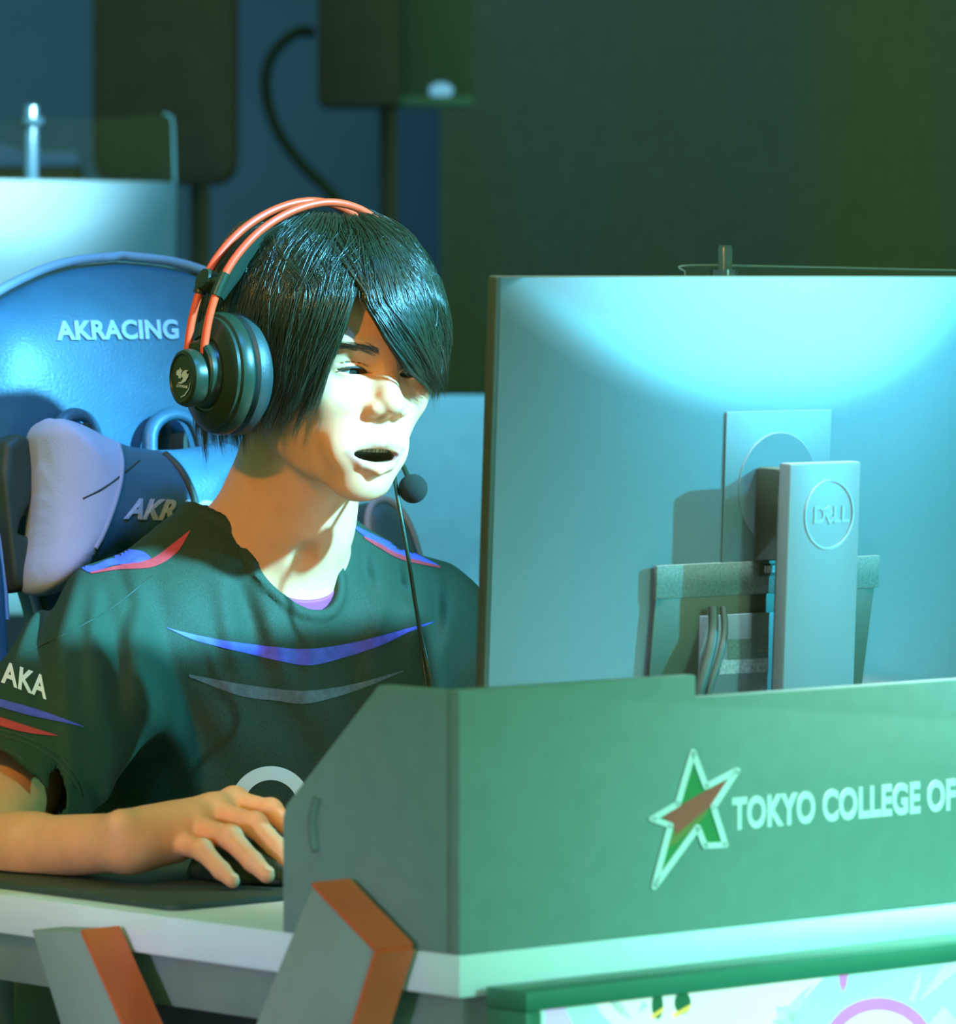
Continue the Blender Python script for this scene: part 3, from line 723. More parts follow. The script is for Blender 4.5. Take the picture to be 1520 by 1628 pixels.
lathe('pole', [(0, 0), (0.013, 0), (0.013, pxz(168, Y2)), (0, pxz(168, Y2))], (pxw(615, Y2), Y2+0.14, 0.0), Z, M_BLACK, t2, 16)
lathe('stand_base', [(0, 0), (0.2, 0), (0.2, 0.012), (0.02, 0.03), (0, 0.03)], (pxw(615, Y2), Y2+0.14, 0.0), Z, M_BLACK, t2, 32)
P = smoothpath([at(500, 52, 8.5), at(470, 52, 8.5), at(432, 88, 8.5), at(422, 140, 8.5), at(440, 205, 8.5), at(480, 262, 8.5), at(530, 312, 8.5), at(570, 380, 8.55), at(580, 520, 8.6), (pxw(585, 8.7), 8.7, 0.3), (pxw(600, 8.8), 8.8, 0.01)], 60)
tube('speaker_cable', P, 0.0085, M_CABLE, None, 10, label='thick black cable looping down beside the top loudspeaker', cat='cable', loc=tuple(P[-1]))
# dark drape on the right half of the wall, with folds
def drape(name, x0, x1, z0, z1, y, label, m, fn):
    nx = 160; xs = np.linspace(x0, x1, nx)
    prof = 0.012*np.sin(xs*9)+0.006*np.sin(xs*17+1)
    vt = []
    for zz in (z0, z1):
        for t in (0, 0.012):
            vt.append(np.stack([xs, y+prof+t, np.full(nx, zz)], 1))
    vt = np.concatenate(vt); i = np.arange(nx-1)
    F = []
    for a, b in ((0, 2), (1, 3), (0, 1), (2, 3)):
        F.append(np.stack([a*nx+i, a*nx+i+1, b*nx+i+1, b*nx+i], 1))
    F = np.concatenate(F); me = np_mesh(name, vt, F)
    bmx = bmesh.new(); bmx.from_mesh(me); bmesh.ops.recalc_face_normals(bmx, faces=bmx.faces); bmx.to_mesh(me); bmx.free()
    return link(name, me, m, None, True, label=label, cat='curtain', loc=((x0+x1)/2, y, z0))
M_DRAPE = mat('drape_cloth', (0.095, 0.105, 0.075), 0.95, var=0.1, vscale=60, bump=0.3, bscale=900)
drape('stage_drape', pxw(700, 9.6), 3.6, 0.005, 3.9, 9.6, 'dark green stage drape hanging behind the front monitor', M_DRAPE, None)
# blurred violet-blue case behind the rear partition
Yb = 7.9
vb = thing('stage_case', 'blurred violet blue case behind the rear acrylic partition, far left', 'case', (pxw(55, Yb), Yb+0.1, 0))
M_VB = mat('case_violet', (0.16, 0.25, 0.90), 0.5)
prism('lid', [(pxw(-90, Yb), pxz(222, Yb)), (pxw(5, Yb), pxz(228, Yb)), (pxw(35, Yb), pxz(240, Yb)), (pxw(122, Yb), pxz(240, Yb)), (pxw(122, Yb), pxz(264, Yb)), (pxw(-90, Yb), pxz(266, Yb))], (0, Yb, 0), ex, Z, ey, 0.2, M_VB, vb, 0.004)
prism('body', [(pxw(-85, Yb), 0.0), (pxw(118, Yb), 0.0), (pxw(118, Yb), pxz(264, Yb)), (pxw(-85, Yb), pxz(264, Yb))], (0, Yb+0.005, 0), ex, Z, ey, 0.19, M_BLACK, vb, 0.004)

# ================================================================== GAMING CHAIR
def poly_sdf(x, y, P):
    P = np.asarray(P, np.float32); d = np.full(x.shape, 1e9, np.float32); s = np.ones(x.shape, np.float32); n = len(P)
    for i in range(n):
        a = P[i]; b = P[i-1]; e = b-a; wx_, wy_ = x-a[0], y-a[1]
        t = np.clip((wx_*e[0]+wy_*e[1])/np.dot(e, e), 0, 1)
        d = np.minimum(d, (wx_-e[0]*t)**2+(wy_-e[1]*t)**2)
        c1 = y >= a[1]; c2 = y < b[1]; c3 = e[0]*wy_ > e[1]*wx_
        fl_ = (c1 & c2 & c3) | (~c1 & ~c2 & ~c3); s = np.where(fl_, -s, s)
    return s*np.sqrt(d)
REC = math.radians(10)
CUP = V*math.sin(REC)+Z*math.cos(REC); CNF = N*math.cos(REC)+Z*math.sin(REC)
C0 = dk(0.59, 0.935, 0.50)                                # backrest frame origin (front face, z = 0.5)
def ch(s, t, d): return C0+U*s+CUP*t+CNF*d
def chpx(px, py, d=0.0):
    w = onplane(px, py, ch(0, 0, d), CNF)-C0
    return float(np.dot(w, U)), float(np.dot(w, CUP))
def chair(dx=np.zeros(3)):
    seat_c = dk(0.59, 0.72, 0)
    root = thing('gaming_chair', 'blue leather gaming chair with pale piping behind the player', 'chair', seat_c)
    H_ = [(0.0, 0.712), (0.055, 0.707), (0.10, 0.695), (0.15, 0.672), (0.178, 0.635), (0.186, 0.58), (0.178, 0.52), (0.155, 0.475), (0.135, 0.44), (0.128, 0.38), (0.15, 0.25), (0.17, 0.1), (0.16, 0.0)]
    right = smoothpath(H_, 60); left = right[::-1]*np.array([-1, 1])
    out = np.vstack([right, left[1:-1]])
    slots = []
    for pts in ([(96, 712), (100, 684), (116, 672), (134, 684), (140, 712)], [(246, 716), (247, 690), (258, 676), (276, 672), (292, 684), (302, 716)]):
        slots.append([chpx(x, y) for x, y in pts])
    R3 = np.stack([U, CUP, CNF], 1).astype(np.float32)
    def fn(p):                                            # p in chair frame (s,t,d)
        d2 = poly_sdf(p[:, 0], p[:, 1], out)
        puff = 0.034*(1-np.exp(np.minimum(d2, 0)/0.035))
        th = 0.012+puff
        g = np.exp(-((p[:, 0]/0.11)**2+((p[:, 1]-0.46)/0.12)**2))*0.014        # hollow in the middle
        w0 = d2+0.010; w1 = np.abs(p[:, 2]+0.05+0.5*g)-(th-0.5*g)+0.010
        f = np.sqrt(np.maximum(w0, 0)**2+np.maximum(w1, 0)**2)+np.minimum(np.maximum(w0, w1), 0)-0.010
        for S_ in slots:
            f = smax(f, -(poly_sdf(p[:, 0], p[:, 1], S_)-0.001), 0.006)
        return f*0.8
    v, q = sdf_mesh(fn, (-0.21, -0.02, -0.115), (0.21, 0.73, 0.02), 0.0035, 1)
    me = np_mesh('backrest', C0+v@R3.T, q[:, ::-1])
    bk = link('backrest', me, M_LEATHER, root, True)
    pip = np.array([ch(s*1.012, t+0.003 if t > 0.6 else t, -0.036) for s, t in out])
    tube('piping', pip, 0.0042, M_PIPING, root, 8, closed=True, label='pale piping')
    for pts in ([(84, 716), (88, 684), (100, 666), (116, 660), (134, 666), (147, 686), (152, 716)], [(234, 722), (235, 690), (248, 668), (272, 659), (296, 668), (308, 688), (318, 722)]):
        tube('harness_slot_rim', smoothpath([ch(*chpx(x, y), 0.004) for x, y in pts], 30), 0.0050, M_LEATHER, root, 10, flat=(1.3, 1.0))
    # dark side loop at the left edge
    lp = [(34, 686), (14, 700), (8, 760), (6, 840), (12, 900), (34, 938), (58, 936), (66, 880), (70, 800), (62, 730), (54, 694)]
    lpi = [(66, 776), (56, 800), (40, 828), (36, 846), (54, 850), (68, 846)]
    def fl2(p):
        a = poly_sdf(p[:, 0], p[:, 1], [chpx(x, y, 0.03) for x, y in lp]); b = poly_sdf(p[:, 0], p[:, 1], [chpx(x, y, 0.03) for x, y in lpi])
        d2 = np.maximum(a, -b)
        w0 = d2+0.008; w1 = np.abs(p[:, 2]-0.012)-0.016+0.008
        return np.sqrt(np.maximum(w0, 0)**2+np.maximum(w1, 0)**2)+np.minimum(np.maximum(w0, w1), 0)-0.008
    v, q = sdf_mesh(fl2, (-0.20, 0.38, -0.02), (-0.10, 0.60, 0.04), 0.0022, 1)
    link('side_loop', np_mesh('side_loop', C0+v@R3.T, q[:, ::-1]), M_CHDARK, root, True, label='dark padded side loop')
    for sx in (-1, 1):                                    # shoulder wings / bolsters
        W_ = smoothpath([(0.205, 0.02), (0.205, 0.30), (0.198, 0.44), (0.205, 0.485), (0.232, 0.487), (0.252, 0.45), (0.262, 0.35), (0.262, 0.20), (0.25, 0.02)], 40)
        W_ = [(a*sx, b) for a, b in W_]
        def fw_(p):
            d2 = poly_sdf(p[:, 0], p[:, 1], W_); w0 = d2+0.014; w1 = np.abs(p[:, 2]+0.01)-0.030+0.014
            return np.sqrt(np.maximum(w0, 0)**2+np.maximum(w1, 0)**2)+np.minimum(np.maximum(w0, w1), 0)-0.014
        lo_ = min(0.18*sx, 0.28*sx); v, q = sdf_mesh(fw_, (lo_, 0.0, -0.06), (lo_+0.10, 0.50, 0.04), 0.004, 1)
        link('wing', np_mesh('wing', C0+v@R3.T, q[:, ::-1]), M_LEATHER, root, True)
        tube('piping', [ch(a*1.01, b, 0.012) for a, b in W_[8:]], 0.0035, M_PIPING, root, 8)
        # connect wing to the back
        box('wing_bridge', ch(0.175*sx, 0.15, -0.04), (0.045, 0.12, 0.02), M_CHDARK, root, 0.006, (U, CUP, CNF))
        box('armrest', dk(0.59+0.30*sx, 0.75, 0.66), (0.045, 0.13, 0.014), M_CHDARK, root, 0.01, AX)
        box('armrest_post', dk(0.59+0.30*sx, 0.80, 0.545), (0.02, 0.03, 0.102), M_CHDARK, root, 0.005, AX)
    box('seat', dk(0.59, 0.70, 0.455), (0.26, 0.25, 0.045), M_LEATHER, root, 0.03, AX, 4)
    lathe('gas_column', [(0, 0.08), (0.03, 0.08), (0.03, 0.25), (0.02, 0.25), (0.02, 0.41), (0, 0.41)], seat_c, Z, M_CHDARK, root, 20)
    for k in range(5):
        a = 2*math.pi*k/5+0.3; d = np.array([math.cos(a), math.sin(a), 0])
        tube('base_leg', [seat_c+Z*0.10, seat_c+d*0.16+Z*0.095, seat_c+d*0.31+Z*0.075], [0.028, 0.024, 0.017], M_CHDARK, root, 10)
        lathe('caster', [(0, -0.02), (0.026, -0.02), (0.028, -0.012), (0.028, 0.012), (0.026, 0.02), (0, 0.02)], seat_c+d*0.31+Z*0.028, np.cross(d, Z), M_CHDARK, root, 20)
    # stitched lettering
    tv, tf = text_tris('AKRACING', bold=0.035, spacing=1.04, shear=0.12)
    p0, p1 = chpx(103, 538), chpx(297, 538); hgt = chpx(200, 507)[1]-chpx(200, 539)[1]; w = tv[:, 0].max()
    vb_, _ = None, None
    bmx = bmesh.new(); bmx.from_mesh(me); bvh = BVHTree.FromBMesh(bmx); bmx.free()
    base = base_of(root)
    def mp_(a, b):
        o = ch(p0[0]+(p1[0]-p0[0])*a/w, p0[1]+hgt*b, 0.2); hit = bvh.ray_cast(Vector(o-base), Vector(-CNF))
        return ((np.array(hit[0])+base) if hit[0] else ch(p0[0]+(p1[0]-p0[0])*a/w, p0[1]+hgt*b, 0.0)), CNF
    flat_print('logo_lettering', [(tv, tf)], mp_, M_LOGO, root, thick=0.0018, label='pale stitched lettering')
    return root
chair0 = chair()

# ------------------------------------------------------------------ neck pillow
def neck_pillow():
    D0 = 0.040
    outl = [(58, 690), (70, 666), (104, 672), (150, 694), (190, 710), (250, 716), (310, 711), (350, 706), (364, 740), (350, 790), (362, 850), (372, 930), (330, 950), (250, 915), (170, 900), (140, 915), (100, 940), (58, 946), (48, 915), (56, 860), (62, 780)]
    O2 = smoothpath(np.array([chpx(x, y, D0) for x, y in outl+outl[:1]]), 90)[:-1]
    c = O2.mean(0)
    root = thing('neck_pillow', 'blue neck pillow with pale end panel strapped to the gaming chair', 'pillow', ch(c[0], O2[:, 1].min(), 0.02))
    R3 = np.stack([U, CUP, CNF], 1)
    def fn(p):
        d2 = poly_sdf(p[:, 0], p[:, 1], O2)
        T_ = 0.044*np.sqrt(np.clip(-d2/0.045, 0, 1)*(2-np.clip(-d2/0.045, 0, 1)))+0.002
        return np.maximum(d2, np.abs(p[:, 2]-D0)-T_)*0.55
    lo = np.array([O2[:, 0].min()-0.01, O2[:, 1].min()-0.01, D0-0.06]); hi = np.array([O2[:, 0].max()+0.01, O2[:, 1].max()+0.01, D0+0.06])
    v, q = sdf_mesh(fn, lo, hi, 0.0028, 4)
    wv = C0+v@R3.T; q = q[:, ::-1]
    cen = wv[q].mean(1); px, py = project(cen)
    seamx = np.interp(py, [660, 700, 740, 780, 820, 860, 950], [188, 192, 195, 190, 176, 158, 120])
    end = px < seamx
    full = np_mesh('full', wv, q); bmx = bmesh.new(); bmx.from_mesh(full); bvh = BVHTree.FromBMesh(bmx); bmx.free()
    def sub(sel):
        f = q[sel]; used, inv = np.unique(f, return_inverse=True); return np_mesh('p', wv[used], inv.reshape(f.shape))
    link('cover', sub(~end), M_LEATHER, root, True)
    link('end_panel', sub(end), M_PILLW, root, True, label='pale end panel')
    def hitp(px, py, lift=0.0):
        r = ray(px, py); h = bvh.ray_cast(Vector(CAM), Vector(r).normalized())
        return (np.array(h[0])+np.array(h[1])*lift) if h[0] else ch(*chpx(px, py, D0+0.03), D0+0.03)
    def surf(pts, n, r, name, m):
        P = smoothpath([hitp(x, y, 0.0) for x, y in pts], n); return tube(name, P, r, m, root, 8)
    surf([(188, 708), (193, 725), (194, 745), (190, 775), (178, 815), (164, 850), (152, 872)], 24, 0.0022, 'piping', M_PIPING)
    surf([(262, 722), (285, 745), (302, 775), (310, 800), (312, 830)], 16, 0.0035, 'strap_seam', M_CHDARK)
    surf([(132, 793), (165, 776), (200, 750), (222, 732)], 16, 0.0009, 'crease_thread', M_CHDARK)
    tv, tf = text_tris('AKRACING', bold=0.035, spacing=1.04, shear=0.12)
    tw = tv[:, 0].max()
    # letters wrap onto the roll
    bm = bmesh.new(); bm.free()
    pA = np.array((196.0, 826.0)); ex2 = np.array((200.0, 6.0))/tw; ey2 = np.array((10.0, -34.0))
    def mp_(a, b):
        q_ = pA+ex2*a+ey2*b; return hitp(q_[0], q_[1], 0.0003), CNF
    flat_print('logo_lettering', [(tv, tf)], mp_, M_LOGO, root, thick=0.0016, label='pale stitched lettering')
    # strap around the chair back
    st = [ch(*chpx(118, 700, 0.0), 0.02), ch(*chpx(118, 690, 0.0), -0.03), ch(*chpx(118, 600, 0.0), -0.125)]
    tube('strap', smoothpath(st, 12), 0.004, M_CHDARK, root, 8, flat=(3, 0.6))
    st = [ch(*chpx(272, 716, 0.0), 0.02), ch(*chpx(274, 700, 0.0), -0.03), ch(*chpx(274, 610, 0.0), -0.125)]
    tube('strap', smoothpath(st, 12), 0.004, M_CHDARK, root, 8, flat=(3, 0.6))
    return root
pillow = neck_pillow()

# ================================================================== THE PLAYER
HS = 0.0009                                               # metres per head millimetre
def head_axes(yaw, p, r):
    yaw, p, r = map(math.radians, (yaw, p, r))
    fw = np.array([math.sin(yaw)*math.cos(p), -math.cos(yaw)*math.cos(p), math.sin(p)]); lf = np.array([math.cos(yaw), math.sin(yaw), 0]); up = np.cross(lf, -fw)
    return np.stack([lf*math.cos(r)+up*math.sin(r), fw, -lf*math.sin(r)+up*math.cos(r)], 1)
HA = head_axes(36, -3, -3); HO = np.array([-0.1161, 4.5, ZC-0.0673])
def hw(p): return HO+HS*(np.asarray(p, float)@HA.T)       # head mm -> world
def hl(p): return ((np.asarray(p, float)-HO)@HA)/HS       # world -> head mm
OB = np.array([-0.177, 4.6126, 0.0]); BA = np.stack([U, N, Z], 1)
def bw(p): return OB+np.asarray(p, float)@BA.T            # body frame -> world
def bl(p): return (np.asarray(p, float)-OB)@BA
NB = bl(np.array([-0.155, 4.56, 0.985]))                  # neck base, body frame
SHR, SHL = np.array([-0.150, 0.0, 0.885]), np.array([0.178, 0.0, 0.872])
ELB = bl(at(-70, 1356, 4.19)); WRI = bl(at(205, 1338, 4.035))
CUFF = SHR+(ELB-SHR)*0.84
ELBL = np.array([0.30, 0.12, 0.68]); CUFFL = SHL+(ELBL-SHL)*0.75
def torso(p, inset=0.0):
    d = ell(p, (0.008, 0.0, 0.80), (0.185-inset, 0.118-inset, 0.19))
    d = smin(d, ell(p, (0.005, 0.0, 0.60), (0.175-inset, 0.118-inset, 0.26)), 0.05)
    d = smin(d, cap(p, SHR+(0.02, 0.005, 0.0), (-0.03, 0.02, 0.925), 0.062-inset, 0.055-inset), 0.03)
    d = smin(d, cap(p, SHL+(-0.02, 0.005, 0.0), (0.0, 0.02, 0.925), 0.062-inset, 0.055-inset), 0.03)
    d = smin(d, cap(p, (NB[0]-0.05, NB[1]-0.035, 0.955), (NB[0]+0.05, NB[1]-0.035, 0.950), 0.038-inset, 0.038-inset), 0.035)
    d = smin(d, cap(p, (NB[0]-0.05, NB[1]-0.04, 0.962), SHR+np.array([0.015, -0.01, 0.032]), 0.030-inset, 0.034-inset), 0.02)
    d = smin(d, cap(p, (NB[0]+0.05, NB[1]-0.04, 0.955), SHL+np.array([-0.015, -0.01, 0.030]), 0.038-inset, 0.041-inset), 0.02)
    return d
def head_sdf(p):
    """skin of head, neck and upper chest in head millimetres (x left, y forward, z up)"""
    sx = np.stack([np.abs(p[:, 0]), p[:, 1], p[:, 2]], 1)
    d = ell(p, (0, -3, 28), (73, 93, 86))
    d = smin(d, ell(p, (0, 22, -30), (66, 65, 80)), 14)
    d = smin(d, ell(sx, (44, 46, -24), (23, 28, 21)), 14)                     # cheekbones
    d = smin(d, cap(sx, (46, 2, -66), (16, 58, -100), 15, 13), 14)            # jaw
    d = smin(d, ell(p, (-4, 63, -102), (23, 18, 17)), 12)                     # chin
    d = smin(d, ell(p, (-3, 68, -73), (41, 19, 28)), 14)                      # muzzle
    d = smin(d, ell(sx, (24, 74, 21), (24, 12, 8)), 9)                        # brow
    # eye sockets
    d = smax(d, -ell(sx, (31, 95, -1), (19, 14.5, 10.5)), 9)
    d = smax(d, -ell(sx, (14, 98, 1), (7, 12, 9)), 7)
    # nose
    d = smin(d, cap(p, (0, 78, 5), (0, 95.5, -28.5), 7.5, 9.2), 13)
    d = smin(d, ell(p, (-0.5, 95.5, -31), (10.5, 10, 8.6)), 9)
    d = smin(d, ell(sx, (12.5, 88.5, -36.5), (8.0, 9.5, 6.8)), 6)
    d = smin(d, cap(p, (0, 91, -36), (0, 83, -43), 5.5, 5.5), 4)
    d = smax(d, -ell(sx, (6.8, 95, -43.5), (3.6, 6.5, 4.0)), 2)
    d = smax(d, -cap(sx, (21.5, 91, -33), (22.5, 89, -44), 1.5, 1.1), 3)         # wing crease
    d = smax(d, -cap(p, (0, 94, -50), (0, 95, -58), 1.8, 2.2), 4)             # philtrum
    # eyelids: full over the eyeball, slit cut open
    ec = (30.5, 65.5, -3.5)
    lid = ell(sx, ec, (16.5, 14.6, 12.6))
    d = smin(d, lid, 4)
    ex_ = sx[:, 0]-29.5
    zc = -4.2+0.03*ex_-0.004*ex_**2; hh_ = np.maximum(3.2*(1-(ex_/15.2)**2), -4.0)
    slit = np.maximum(np.abs(p[:, 2]-zc)-hh_, 70-p[:, 1])
    d = smax(d, -slit, 1.2)
    d = smax(d, -np.maximum(np.abs(p[:, 2]-(zc+hh_+4.2))-0.5, np.maximum(np.abs(ex_)-14, 72-p[:, 1])), 2.2)   # lid crease
    # mouth: lips round an open mouth
    mc = np.array([-4.5, 0, 0])
    UL = [(-31, 77.5, -75), (-20, 83.2, -69), (-9, 87.8, -65.5), (-3.5, 88.8, -66.0), (2, 88.3, -65.0), (12, 85, -66.5), (23, 80, -70.5)]
    LL = [(-31, 77.5, -75), (-19, 84, -84.5), (-5, 88.8, -88.5), (10, 85.5, -84.5), (23, 80, -70.5)]
    lip = np.full(len(p), 99.0, np.float32)
    rU = [1.6, 2.8, 3.6, 3.2, 3.6, 2.8, 1.6]; rL = [1.6, 4.2, 5.6, 4.5, 1.6]
    for i in range(len(UL)-1): lip = smin(lip, cap(p, UL[i], UL[i+1], rU[i], rU[i+1]), 1.5)
    for i in range(len(LL)-1): lip = smin(lip, cap(p, LL[i], LL[i+1], rL[i], rL[i+1]), 1.5)
    gap = ell(p, (-4.5, 90, -76.5), (25, 17, 5.3))
    gap = np.minimum(gap, ell(p, (-4.5, 76, -77), (22, 16, 8)))
    d = smax(d, -ell(p, (-5, 95, -95.5), (20, 10, 4.5)), 6)                    # groove under the lip
    d = smin(d, lip, 5.0)
    d = smax(d, -gap, 1.5)
    # ears
    d = smin(d, ell(sx, (73, -8, -12), (6, 16, 28)), 5)
    # neck and upper chest
    nb = hl(bw(NB)); nb2 = hl(bw(NB+np.array([0, -0.045, -0.10])))
    d2 = cap(p, (0, -22, -50), nb, 54, 60)
    d2 = smin(d2, cap(p, nb, nb2, 56, 58), 20)
    notch = hl(at(480, 895, 4.515))
    wp = HO.astype(np.float32)+HS*(p@HA.T.astype(np.float32)); pb = (wp-OB.astype(np.float32))@BA.astype(np.float32)
    d2 = smin(d2, torso(pb, 0.011)/HS, 26)
    d2 = smax(d2, -ell(p, notch+np.array([0, 6, 4]), (8, 9, 9)), 14)
    return smin(d, d2, 10)
person = thing('person', 'player in a dark jersey leaning to the screen with headset on and hand on mouse', 'person', bw((0, 0, 0)))
hv, hq = sdf_mesh(head_sdf, (-92, -112, -262), (92, 122, 126), 1.15, 1)
# lip mask
def lipmask(p):
    UL = [(-31, 77.5, -75), (-20, 83.2, -69), (-9, 87.8, -65.5), (-3.5, 88.8, -66.0), (2, 88.3, -65.0), (12, 85, -66.5), (23, 80, -70.5)]
    LL = [(-31, 77.5, -75), (-19, 84, -84.5), (-5, 88.8, -88.5), (10, 85.5, -84.5), (23, 80, -70.5)]
    d = np.full(len(p), 99.0)
    for C_, r in ((UL, 2.8), (LL, 3.6)):
        for i in range(len(C_)-1): d = np.minimum(d, cap(p, C_[i], C_[i+1], r))
    return np.clip(1-d/2.0, 0, 1)
lipv = lipmask(hv.astype(np.float32))
hv32 = hv.astype(np.float32)
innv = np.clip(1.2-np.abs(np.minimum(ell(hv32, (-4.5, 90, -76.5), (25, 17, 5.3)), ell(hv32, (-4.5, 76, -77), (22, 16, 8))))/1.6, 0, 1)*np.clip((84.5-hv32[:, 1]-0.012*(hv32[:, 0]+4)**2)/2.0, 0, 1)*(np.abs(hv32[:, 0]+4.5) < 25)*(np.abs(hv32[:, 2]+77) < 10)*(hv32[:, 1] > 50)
# ---- arm and hand (world metres)
def J(px, py, Y, r): return (at(px, py, Y).astype(np.float32), r)
FING = [
    [J(283, 1338, 4.045, .0088), J(322, 1352, 4.015, .0074), J(352, 1384, 3.998, .0064), J(370, 1401, 3.990, .0052)],
    [J(308, 1316, 4.057, .0098), J(366, 1332, 4.022, .0084), J(402, 1370, 4.004, .0072), J(424, 1391, 3.996, .0060)],
    [J(342, 1294, 4.077, .0102), J(405, 1312, 4.046, .0088), J(440, 1348, 4.030, .0076), J(457, 1374, 4.022, .0064)],
    [J(372, 1277, 4.097, .0098), J(430, 1290, 4.074, .0084), J(464, 1318, 4.062, .0072), J(482, 1342, 4.056, .0062)],
    [J(262, 1325, 4.090, .0120), J(330, 1335, 4.120, .0110), J(385, 1355, 4.118, .0092), J(425, 1372, 4.108, .0078)]]
WW = bw(WRI).astype(np.float32); EW = bw(ELB).astype(np.float32); SW = bw(SHR+np.array([0.0, 0.0, 0.0])).astype(np.float32)
def arm_sdf(p):
    d = cap(p, SW, EW, 0.046, 0.037)
    d = smin(d, cap(p, EW, EW+(WW-EW)*0.45, 0.029, 0.024), 0.015)
    d = smin(d, cap(p, EW+(WW-EW)*0.35, WW, 0.024, 0.0205), 0.012)
    d = smin(d, cap(p, WW, at(275, 1328, 4.055), 0.0205, 0.020), 0.012)
    for k, F in enumerate(FING):
        if k < 4: d = smin(d, cap(p, WW+(F[0][0]-WW)*0.25, F[0][0], 0.0165, F[0][1]*1.12), 0.010)
        f = cap(p, F[0][0], F[1][0], F[0][1], F[1][1])
        f = smin(f, cap(p, F[1][0], F[2][0], F[1][1], F[2][1]), 0.003)
        f = smin(f, cap(p, F[2][0], F[3][0], F[2][1], F[3][1]), 0.003)
        f = smin(f, np.linalg.norm(p-(F[1][0]+np.array([0, 0, 0.0012], np.float32)), axis=1)-F[1][1]*1.04, 0.003)
        d = smin(d, f, 0.0035)
        d = smin(d, np.linalg.norm(p-(F[0][0]+np.array([0, 0, 0.0025], np.float32)), axis=1)-F[0][1]*0.98, 0.005)   # knuckle
    d = smin(d, np.linalg.norm(p-at(190, 1308, 4.02).astype(np.float32), axis=1)-0.007, 0.014)
    return d
alo = np.minimum.reduce([SW-0.02, EW-0.06]+[f[0]-0.03 for F in FING for f in F]); ahi = np.maximum.reduce([SW+0.05, EW+0.06]+[f[0]+0.03 for F in FING for f in F])
alo[2] = max(alo[2], 0.7475)
av, aq = sdf_mesh(arm_sdf, alo, ahi, 0.0016, 1)
def larm(p):
    pb = p
    d = cap(pb, SHL, ELBL, 0.045, 0.036); d = smin(d, cap(pb, ELBL, (0.20, 0.33, 0.78), 0.034, 0.022), 0.02)
    for k in range(4):
        a = np.array([0.20+0.018*(k-1.5), 0.37, 0.778]); d = smin(d, cap(pb, (0.20, 0.34, 0.778), a, 0.016, 0.011), 0.01)
        d = smin(d, cap(pb, a, a+np.array([0, 0.045, -0.004]), 0.009, 0.008), 0.003); d = smin(d, cap(pb, a+np.array([0, 0.045, -0.004]), a+np.array([0, 0.07, -0.022]), 0.008, 0.0065), 0.003)
    d = smin(d, cap(pb, (0.18, 0.345, 0.77), (0.15, 0.40, 0.765), 0.012, 0.009), 0.006)
    return d
lv, lq = sdf_mesh(larm, (0.10, -0.06, 0.63), (0.36, 0.46, 0.93), 0.003, 1)
tvv, tq = sdf_mesh(lambda p: torso(p, 0.012), (-0.25, -0.16, 0.40), (0.26, 0.18, 0.985), 0.009, 1)
allv = [hw(hv), av, bw(lv), bw(tvv)]; allq = [hq[:, ::-1], aq, lq[:, ::-1], tq[:, ::-1]]
off = np.cumsum([0]+[len(x) for x in allv[:-1]])
me = np_mesh('body', np.vstack(allv), np.vstack([q+o for q, o in zip(allq, off)]))
la = me.attributes.new('lip', 'FLOAT', 'POINT'); arr = np.zeros(sum(len(x) for x in allv), np.float32); arr[:len(lipv)] = lipv; la.data.foreach_set('value', arr)
la = me.attributes.new('inner', 'FLOAT', 'POINT'); arr[:] = 0; arr[:len(innv)] = innv; la.data.foreach_set('value', arr)
body = link('body', me, M_SKIN, person, True)

# ---- finger nails
M_NAIL = mat('nail', (0.80, 0.50, 0.30), 0.25, var=0.03)
for F in FING[:4]:
    a, b = F[2][0].astype(float), F[3][0].astype(float); d = (b-a)/np.linalg.norm(b-a)
    dn = Z-d*np.dot(Z, d); dn /= np.linalg.norm(dn); r = F[3][1]
    lathe('fingernail', [(0, 0.0009), (r*0.45, 0.0008), (r*0.72, 0.0), (0, -0.0008)], b+dn*r*0.93-d*r*0.1, dn, M_NAIL, person, 16, sx=0.8, upv=d)
# ---- eyes, lashes, teeth
for sgn in (-1, 1):
    c = np.array([30.5*sgn, 65.8, -3.5]); look = np.array([0.16, 1.0, -0.16]); look /= np.linalg.norm(look)
    e = lathe('eye', [(12.6*HS*math.sin(t), -12.6*HS*math.cos(t)) for t in np.linspace(0, math.pi, 25)], hw(c), HA@look, M_EYEW, person, 32)
    lathe('iris', [(12.75*HS*math.sin(t), 12.75*HS*math.cos(t)) for t in np.linspace(0, 0.47, 8)], hw(c), HA@look, M_IRIS, e, 28)
    xs = np.linspace(-14.6, 14.6, 20); zz = -4.2+0.03*xs-0.004*xs**2+3.2*(1-(xs/15.2)**2)
    yy = 65.5+14.9*np.sqrt(np.clip(1-(xs/19)**2-((zz+3.5)/14)**2, 0.05, 1))
    tube('eyelashes', hw(np.stack([(xs+29.5)*sgn, yy+0.6, zz-0.2], 1)), (0.35+0.75*np.sin(np.linspace(0.15, math.pi*0.95, 20)))*HS, M_LASH, person, 6)
T_ = np.linspace(-1, 1, 11)
for row, zz, hgt in (('upper', -70.5, 4.0),):
    g = np.linspace(-20, 13, 9)
    for i in range(8):
        x0, x1 = g[i]+0.15, g[i+1]-0.15
        yv = lambda x: 80-0.020*(x+4)**2-(0 if row == 'upper' else 2)
        xm = (x0+x1)/2; tang = np.array([x1-x0, yv(x1)-yv(x0), 0]); L_ = np.linalg.norm(tang); tang /= L_
        axs = (HA@tang, HA@np.array([0, 0, 1.0]), np.cross(HA@tang, HA@np.array([0, 0, 1.0])))
        box('tooth', hw((xm, yv(xm), zz)), (L_/2*HS, hgt*HS, 2.0*HS), M_TEETH, person, 0.0008, axs)
